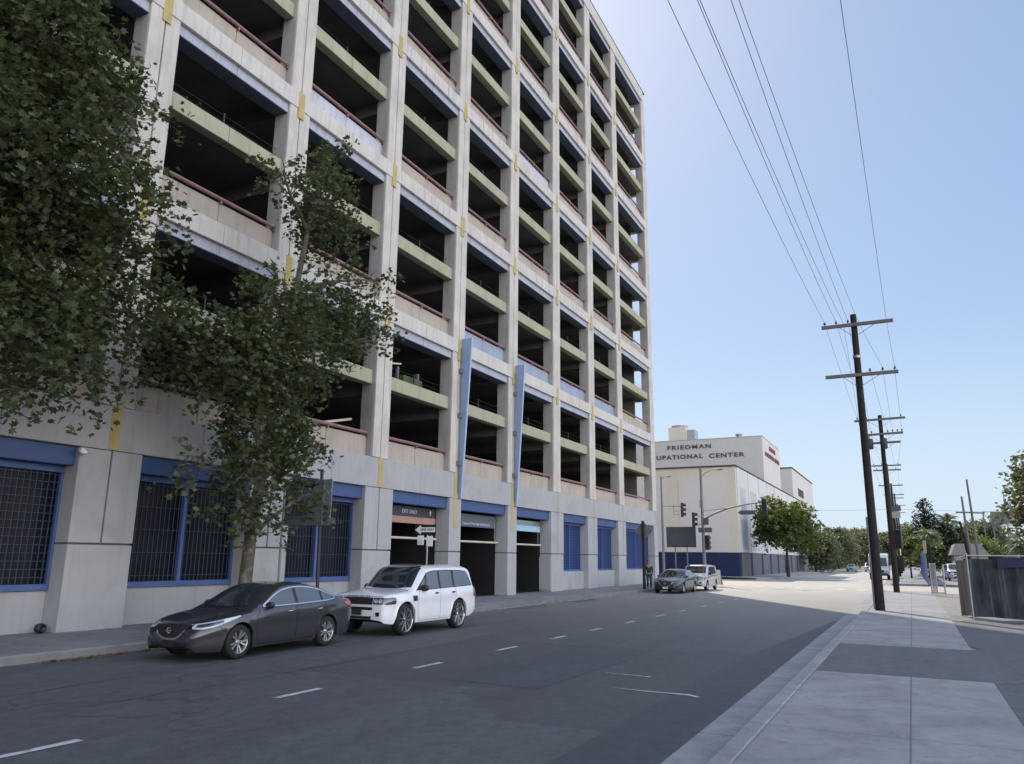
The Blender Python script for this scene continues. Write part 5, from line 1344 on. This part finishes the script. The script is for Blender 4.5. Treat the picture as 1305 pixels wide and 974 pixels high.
M['barkdark'] = mat('dark_bark', (.06,.048,.038), .9, .3, 4, fine=20, bump=.5)

STAR = []
for k, r_ in enumerate((1.0,.42,.82,.40,.60,.30,.28,.60,.40,.82,.42)):
    pass
def leaf_template(kind):
    if kind == 'maple':
        pts = []
        for (ang, r_) in ((90,1.),(68,.48),(45,.85),(20,.45),(-5,.62),(-50,.30),(-90,.42),(-130,.30),(185,.62),(160,.45),(135,.85),(112,.48)):
            pts.append((r_*math.cos(R(ang)), r_*math.sin(R(ang)), 0 if ang not in (45,135) else .12))
        return np.array(pts)
    if kind == 'blade': return np.array([(-.28,-.9,0),(.28,-.5,.05),(.1,1.,0),(-.25,.3,.06)])
    return np.array([(-.55,-.8,0),(.35,-.7,.1),(.75,.1,0),(.15,.9,.15),(-.6,.45,0)])
def crown_mesh(name, clusters, n_per_m3, size, kind, m, seed, flatness=.5, sub=.28, fill=.55):
    """leaves in small sprays gathered at twig ends through the crown's volume"""
    g = np.random.default_rng(seed); C = []; tw = []
    for (c, r) in clusters:
        r = np.array(r if isinstance(r, tuple) else (r, r, r)); vol = 4.19*r.prod()
        nt_ = max(6, int(vol*n_per_m3/16*1.0))
        d = g.normal(size=(nt_, 3)); d /= np.linalg.norm(d, axis=1)[:, None]
        rad = g.random(nt_)**(1/3.)*.55+.5*g.random(nt_)**.4*(1-.55)+.0
        rad *= 1+.22*g.normal(size=nt_)*.5
        p = np.array(c)+d*rad[:, None]*r*1.05
        tw.append(p)
        for q in p:
            n = g.integers(8, 26); o_ = (q-np.array(c))/r; o_ = o_/(np.linalg.norm(o_)+1e-6)+g.normal(size=3)*.55; o_[2] -= .25; o_ /= np.linalg.norm(o_)
            t_ = g.random((n,1))*sub*3.2; C.append(q+o_*t_+g.normal(size=(n, 3))*sub*.42-np.array([0,0,1.])*(t_**2)*.35)
    C = np.concatenate(C); n = len(C); T = leaf_template(kind); k = len(T)
    s = size*(.6+.8*g.random(n))
    nrm = g.normal(size=(n, 3)); nrm[:, 2] = np.abs(nrm[:, 2])+flatness; nrm /= np.linalg.norm(nrm, axis=1)[:, None]
    a = np.cross(nrm, g.normal(size=(n, 3))); a /= np.linalg.norm(a, axis=1)[:, None]; b_ = np.cross(nrm, a)
    V = C[:, None, :]+s[:, None, None]*(T[None, :, 0:1]*a[:, None, :]+T[None, :, 1:2]*b_[:, None, :]+T[None, :, 2:3]*nrm[:, None, :])
    V = V.reshape(-1, 3).astype(np.float32)
    me = bpy.data.meshes.new(name); me.vertices.add(len(V)); me.vertices.foreach_set('co', V.ravel())
    me.loops.add(n*k); me.loops.foreach_set('vertex_index', np.arange(n*k, dtype=np.int32))
    me.polygons.add(n); me.polygons.foreach_set('loop_start', np.arange(0, n*k, k, dtype=np.int32))
    me.update(calc_edges=True); me.materials.append(m)
    return me, np.concatenate(tw)
def tree(name, label, base, trunk, clusters, leaf, bark, dens, size, kind='maple', group=None, seed=1, r=(.2,.08), sub=.28, twigs=True, cat='tree'):
    t = empty(name, base, label, cat, group)
    rr = random.Random(seed)
    B = Vector(base)
    b = MB(); n = len(trunk)
    b.tube(trunk, [r[0]*(1.25 if i == 0 else 1)+(r[1]-r[0])*i/(n-1) for i in range(n)], 14)
    tv = [Vector(p) for p in trunk]
    for (c, rd) in clusters:
        c = Vector(c); rz = rd[2] if isinstance(rd, tuple) else rd
        # join the limb at the trunk a bit below the cluster
        best = min(tv[1:], key=lambda p: (p-c).length+max(0, p.z-c.z+.3)*2)
        mid = best.lerp(c, .5)+Vector((rr.uniform(-.2,.2), rr.uniform(-.2,.2), rr.uniform(.0,.3)))
        rb = max(.012, min(r[1]*1.0, .05))*(1.2 if rz > 1 else .8)
        b.tube([best, best.lerp(mid,.5)+Vector((0,0,.06)), mid, c], [rb*1.5, rb*1.2, rb, rb*.45], 7)
        if twigs:
            for k in range(int(9*max(1, rz))):
                d = Vector((rr.gauss(0,1), rr.gauss(0,1), rr.gauss(0,.8))).normalized(); s0 = mid.lerp(c, rr.random())
                e = c+Vector((d.x*(rd[0] if isinstance(rd,tuple) else rd), d.y*(rd[1] if isinstance(rd,tuple) else rd), d.z*rz))*rr.uniform(.6,1.0)
                m1 = s0.lerp(e, .5)+Vector((rr.uniform(-.12,.12),)*3)
                b.tube([s0, m1, e], [rb*.45, rb*.3, .004], 5, cap=False)
    b.build('trunk', bark, t, smooth=60)
    me, tw = crown_mesh('crown', clusters, dens, size, kind, leaf, seed, sub=sub)
    me.transform(Matrix.Translation(-B))
    o = bpy.data.objects.new('crown', me); COL.objects.link(o); o.parent = t
    return t
NS = 'broad sycamores along the left sidewalk'
c2 = [((-13.9,13.95,4.46),1.15),((-13.5,13.0,2.95),(.75,.62,.62)),((-13.2,14.7,3.1),.5),((-14.3,15.3,4.3),.85),((-13.8,12.3,6.2),1.2),((-14.8,11.7,6.4),.9),
      ((-13.3,13.5,7.3),1.2),((-14.1,16.6,8.4),1.05),((-13.6,17.6,8.4),.6),((-13.9,15.5,7.4),.9),((-13.8,15.2,11.2),(.9,.85,1.25)),((-13.8,15.6,12.5),(.7,.65,.7)),((-13.7,15.9,10.5),.7),
      ((-13.8,13.7,11.5),(.55,.6,.4)),((-13.6,17.4,9.7),.5),((-13.3,11.2,3.5),.33),((-13.5,13.3,3.7),.75),((-14.4,14.3,6.1),.95),((-13.4,13.4,2.35),(.5,.5,.36)),
      ((-13.4,14.1,5.4),.75),((-13.3,14.5,6.3),.65),((-13.2,12.9,4.8),.6),((-13.3,15.2,8.7),.6),((-13.2,16.9,7.6),.5)]
tree('sycamore_tree', 'tall narrow sycamore in full leaf behind the graphite sedan', (-13.9,13.7,0), [(-13.9,13.66,0),(-13.9,13.7,1),(-13.9,13.75,2),(-13.9,13.89,3.3),(-13.9,14.1,4.9),(-13.9,14.3,6.8),(-13.9,14.6,8.4),(-13.9,14.9,10.3),(-13.9,15.4,12.2)],
     c2, M['leaf'], M['bark'], 350, .095, seed=5, r=(.17,.05), group=NS, sub=.2)
c1 = [((-13.9,7.21,10.94),1.4),((-13.6,8.2,10.3),.9),((-14.0,7.31,8.74),1.65),((-13.5,8.5,8.8),1.1),((-14.3,8.2,7.17),1.45),((-13.9,9.5,7.5),.85),((-13.7,9.6,9.3),.65),
      ((-14.2,10.2,6.7),.85),((-13.6,7.7,5.5),1.1),((-14.4,9.4,5.5),.95),((-13.8,8.2,4.7),.55),((-14.2,8.0,11.9),1.0),((-13.9,9.6,10.9),.6),((-14.0,6.1,8.13),1.7),((-13.8,6.2,5.8),1.3),
      ((-14.0,5.6,10.74),1.6),((-13.5,7.4,4.5),.45),((-13.7,10.3,7.9),.45),((-14.3,5.4,6.74),1.6),((-13.9,6.7,12.8),1.3),((-13.0,5.2,8.6),1.3),((-15.0,6.8,9.8),1.1)]
tree('sycamore_tree', 'dense broad sycamore filling the upper left corner', (-14.0,5.6,0), [(-14,5.6,0),(-14,5.6,1.5),(-14.0,5.7,3),(-13.95,5.9,5),(-14,6.1,7),(-14,6.4,9),(-13.9,6.7,12)],
     c1, M['leaf'], M['bark'], 270, .10, seed=9, r=(.24,.08), group=NS, sub=.24)

def blob(c, R_, n, rr, flat_=.75):
    out = []
    for k in range(n):
        a = rr.random()*6.28; e = rr.uniform(-.5,1); q = rr.uniform(.45,.8)
        out.append(((c[0]+R_[0]*q*math.cos(a)*math.cos(e*.9), c[1]+R_[1]*q*math.sin(a)*math.cos(e*.9), c[2]+R_[2]*q*math.sin(e)), R_[0]*rr.uniform(.28,.5)))
    return out
def simple_tree(name, label, x, y, h, R_, leaf, group, seed, dens=14, size=.22, kind='leafy', bark='barkdark', trunk_r=.16, lean=0., n=12, sub=.4):
    rr = random.Random(seed); cz = h-R_[2]
    cl = blob((x+lean, y, cz), R_, n, rr)+[((x+lean, y, cz), (R_[0]*.6, R_[1]*.6, R_[2]*.6))]
    return tree(name, label, (x,y,0), [(x,y,0),(x+lean*.3,y,cz*.4),(x+lean*.7,y,cz*.8),(x+lean,y,cz+R_[2]*.3)], cl, M[leaf], M[bark], dens, size, kind, group, seed, (trunk_r,trunk_r*.4), sub, twigs=False)
simple_tree('street_tree', 'round bushy street tree in front of the cream centre building', -11.5, 86, 8.1, (3.0,3.0,2.9), 'leaf2', None, 21, dens=70, size=.15, n=24, sub=.32)
GB = 'trees lining the far end of the street'
spec = [(-13.5,132,6.6,2.8),(-14.6,150,7.4,3.4),(-13.4,165,8.4,3.9),(-14.0,182,8.8,4.2),(-11.8,200,9.6,4.6),(-12,222,10.5,5.2),(-7.6,245,10.2,5.0)]
labs = ['first street tree past the centre building','second tree in the far row, before the dark shop','third tree in the far row, beside the dark shop','fourth tree in the far row along the left','tall fifth tree in the far row along the left','sixth tree in the far row, near the street end','last tree of the far row, closing the street']
for i,(x,y,h,r_) in enumerate(spec): simple_tree('street_tree', labs[i], x, y, h, (r_,r_,r_*.9), 'leaf3', GB, 40+i, dens=55, size=.2, sub=.6)
simple_tree('street_tree', 'small round tree on the sidewalk beyond the second utility pole', -.15, 92, 4.3, (1.15,1.15,1.2), 'leaf2', None, 61, dens=70, size=.14, n=12, trunk_r=.08, sub=.25)
GR = 'trees behind the lots on the right'
for i,(x,y,h,r_,lf,lab) in enumerate(((-1.8,210,9.6,4.6,'leaf3','tree seen between the two nearest utility poles'),(1.9,190,8.6,4.2,'leaf2','low tree behind the traffic signal on the second pole'),
    (5.2,112,5.8,2.6,'leaf2','bushy tree right of the dark conifer'),(8.8,135,8.0,3.6,'leaf3','pale tree behind the grey gable roof'),(11.2,140,7.4,3.2,'leaf2','tree below the left edge of the billboard'),(1.9,104,4.6,1.6,'leaf2','dark bushy growth behind the blue hoarding'),(7.6,104,4.4,1.8,'leaf2','low tree at the end of the grey gable roof'),(3.6,106,6.0,1.7,'leafdark','dark dense tree between the conifer and the bushy tree'))):
    simple_tree('tree', lab, x, y, h, (r_,r_,r_*.85), lf, GR, 80+i, dens=60, size=.18, sub=.5)
# dark conifer
rr = random.Random(5); cl = []
for k in range(26):
    z = 1.6+k*.30; w = 1.75 if z < 6.0 else 1.75*(1-(z-6.0)/4.4); a = k*2.4
    cl.append(((2.05+w*.45*math.cos(a)-.1*(z-2)/5, 110+w*.45*math.sin(a), z), (w*.62,w*.62,.42)))
tree('conifer_tree', 'tall dark conifer behind the blue hoarding', (2.1,110,0), [(2.1,110,0),(2.1,110,4),(1.9,110,9)], cl, M['leafdark'], M['barkdark'], 220, .17, 'blade', None, 31, (.2,.05), .22, twigs=False)
# near tree entering at the right edge
simple_tree('tree', 'sunlit tree leaning in at the right edge beyond the screened fence', 6.6, 36, 7.0, (2.9,2.6,3.3), 'leaf3', None, 97, dens=260, size=.10, n=26, trunk_r=.2, sub=.3)
# far wood closing the view
rr = random.Random(77); cl = [((-70+k*4.2, 285+rr.uniform(-8,8), rr.uniform(2.2,4.5)), (3.6,2.5,rr.uniform(2.6,4.4))) for k in range(34)]
me, _ = crown_mesh('far_wood', cl, 4, .5, 'leafy', M['leaf3'], 5, sub=.9)
o = bpy.data.objects.new('far_wood', me); COL.objects.link(o); tag(o, 'hazy far trees reading as one mass at the end of the street', 'trees', kind='stuff')
# palms
def palm(x, y, h, n, ln, label, seed, r0=.2):
    t = empty('palm_tree', (x,y,0), label, 'palm tree', 'palm trees at the right')
    rr = random.Random(seed); b = MB(); b.tube([(x,y,0),(x+.1,y,h*.5),(x,y,h)], [r0*1.2,r0,r0*.9], 12); b.build('trunk', M['barkdark'], t, smooth=50)
    b = MB()
    for k in range(n):
        a = k*2.4+rr.random()*.4; el = rr.uniform(-.3,1.2); p = Vector((x,y,h)); d = Vector((math.cos(a)*math.cos(el), math.sin(a)*math.cos(el), math.sin(el)))
        prev = p.copy(); sd = Vector((-math.sin(a), math.cos(a), 0))
        for s_ in range(12):
            cur = prev+d*ln/12; d = (d+Vector((0,0,-.14))).normalized()
            wl = ln*.28*math.sin(math.pi*(s_+1.2)/13.5)
            for g_ in (1,-1):
                tip = cur+sd*g_*wl+d*wl*.5+Vector((0,0,-wl*.45)); b.add([prev, cur, tip], [(0,1,2)])
            b.add([prev+sd*.02, prev-sd*.02, cur-sd*.015, cur+sd*.015], [(0,1,2,3)]); prev = cur
    b.build('crown', M['palm'], t); return t
palm(4.4, 112, 6.6, 30, 1.9, 'slender palm right of the dark conifer', 3, .14)
palm(1.75, 98, 4.6, 34, 1.7, 'short bright palm in front of the dark conifer', 4)
palm(9.8, 92, 3.3, 40, 1.6, 'dark bushy palm below the billboard', 6, .25)
# ------------------------------------------------------------------ sky, sun, camera
SUN_EL, SUN_AZ = 43.0, -29.7     # degrees; azimuth measured from +Y, negative towards -X
w = bpy.data.worlds.new('World'); SC.world = w; w.use_nodes = True
ns, lk = w.node_tree.nodes, w.node_tree.links
sky = ns.new('ShaderNodeTexSky'); sky.sky_type = 'NISHITA'; sky.sun_disc = False
sky.sun_elevation = R(SUN_EL); sky.sun_rotation = R(SUN_AZ); sky.air_density = 1.0; sky.dust_density = .6; sky.ozone_density = 2.0; sky.altitude = 50
gm = ns.new('ShaderNodeGamma'); gm.inputs[1].default_value = .45; lk.new(sky.outputs[0], gm.inputs[0])
hs = ns.new('ShaderNodeHueSaturation'); hs.inputs['Saturation'].default_value = 1.4; lk.new(gm.outputs[0], hs.inputs['Color'])
tn = ns.new('ShaderNodeMix'); tn.data_type = 'RGBA'; tn.blend_type = 'MULTIPLY'; tn.inputs[0].default_value = 1; lk.new(hs.outputs[0], tn.inputs[6]); tn.inputs[7].default_value = (.95,1.01,1.13,1)
# pale blue haze toward the horizon
tc = ns.new('ShaderNodeTexCoord'); sx = ns.new('ShaderNodeSeparateXYZ'); lk.new(tc.outputs['Generated'], sx.inputs[0])
hz = ns.new('ShaderNodeMapRange'); hz.interpolation_type = 'SMOOTHSTEP'; hz.inputs[1].default_value = -.02; hz.inputs[2].default_value = .30; hz.inputs[3].default_value = .85; hz.inputs[4].default_value = 0; lk.new(sx.outputs[2], hz.inputs[0])
hm = ns.new('ShaderNodeMix'); hm.data_type = 'RGBA'; lk.new(hz.outputs[0], hm.inputs[0]); lk.new(tn.outputs[2], hm.inputs[6]); hm.inputs[7].default_value = (2.05,2.5,2.95,1)
# warm glow added to the unseen eastern sky to brighten the shaded street
dp = ns.new('ShaderNodeVectorMath'); dp.operation = 'DOT_PRODUCT'; lk.new(tc.outputs['Generated'], dp.inputs[0])
d0 = Vector((1,-.35,.5)).normalized(); dp.inputs[1].default_value = d0
mr = ns.new('ShaderNodeMapRange'); mr.interpolation_type = 'SMOOTHSTEP'; mr.inputs[1].default_value = .15; mr.inputs[2].default_value = .95; mr.inputs[3].default_value = 0; mr.inputs[4].default_value = 1
lk.new(dp.outputs['Value'], mr.inputs[0])
vm = ns.new('ShaderNodeMix'); vm.data_type = 'RGBA'; vm.blend_type = 'MULTIPLY'; lk.new(mr.outputs[0], vm.inputs[0]); lk.new(hm.outputs[2], vm.inputs[6]); vm.inputs[7].default_value = (6.9,4.95,3.75,1)
bg = ns['Background']; lk.new(vm.outputs[2], bg.inputs[0]); bg.inputs[1].default_value = .325
sl = bpy.data.lights.new('sun', 'SUN'); sl.energy = 5.0; sl.angle = R(.55); sl.color = (1,.90,.77)
so = bpy.data.objects.new('sun', sl); COL.objects.link(so)
sd = Vector((math.cos(R(SUN_EL))*math.sin(R(SUN_AZ)), math.cos(R(SUN_EL))*math.cos(R(SUN_AZ)), math.sin(R(SUN_EL))))
so.rotation_euler = sd.to_track_quat('Z', 'Y').to_euler(); so.location = (0,0,60)
cam = bpy.data.cameras.new('camera'); co = bpy.data.objects.new('camera', cam); COL.objects.link(co); SC.camera = co
cam.sensor_width = 36; cam.lens = 980/1305*36; cam.clip_end = 6000; cam.clip_start = .05
P_, Y_, r_ = R(12.8557), R(26.9863), R(.6)
fw = Vector((-math.sin(Y_)*math.cos(P_), math.cos(Y_)*math.cos(P_), math.sin(P_))); rt = Vector((math.cos(Y_), math.sin(Y_), 0)); up = rt.cross(fw)
X_ = rt*math.cos(r_)+up*math.sin(r_); U_ = up*math.cos(r_)-rt*math.sin(r_)
co.matrix_world = Matrix.Translation((0,0,1.66)) @ Matrix((X_, U_, -fw)).transposed().to_4x4()
SC.view_settings.view_transform = 'Standard'; SC.view_settings.look = 'None'; SC.view_settings.exposure = 0
SC.cycles.max_bounces = 8; SC.cycles.use_denoising = True
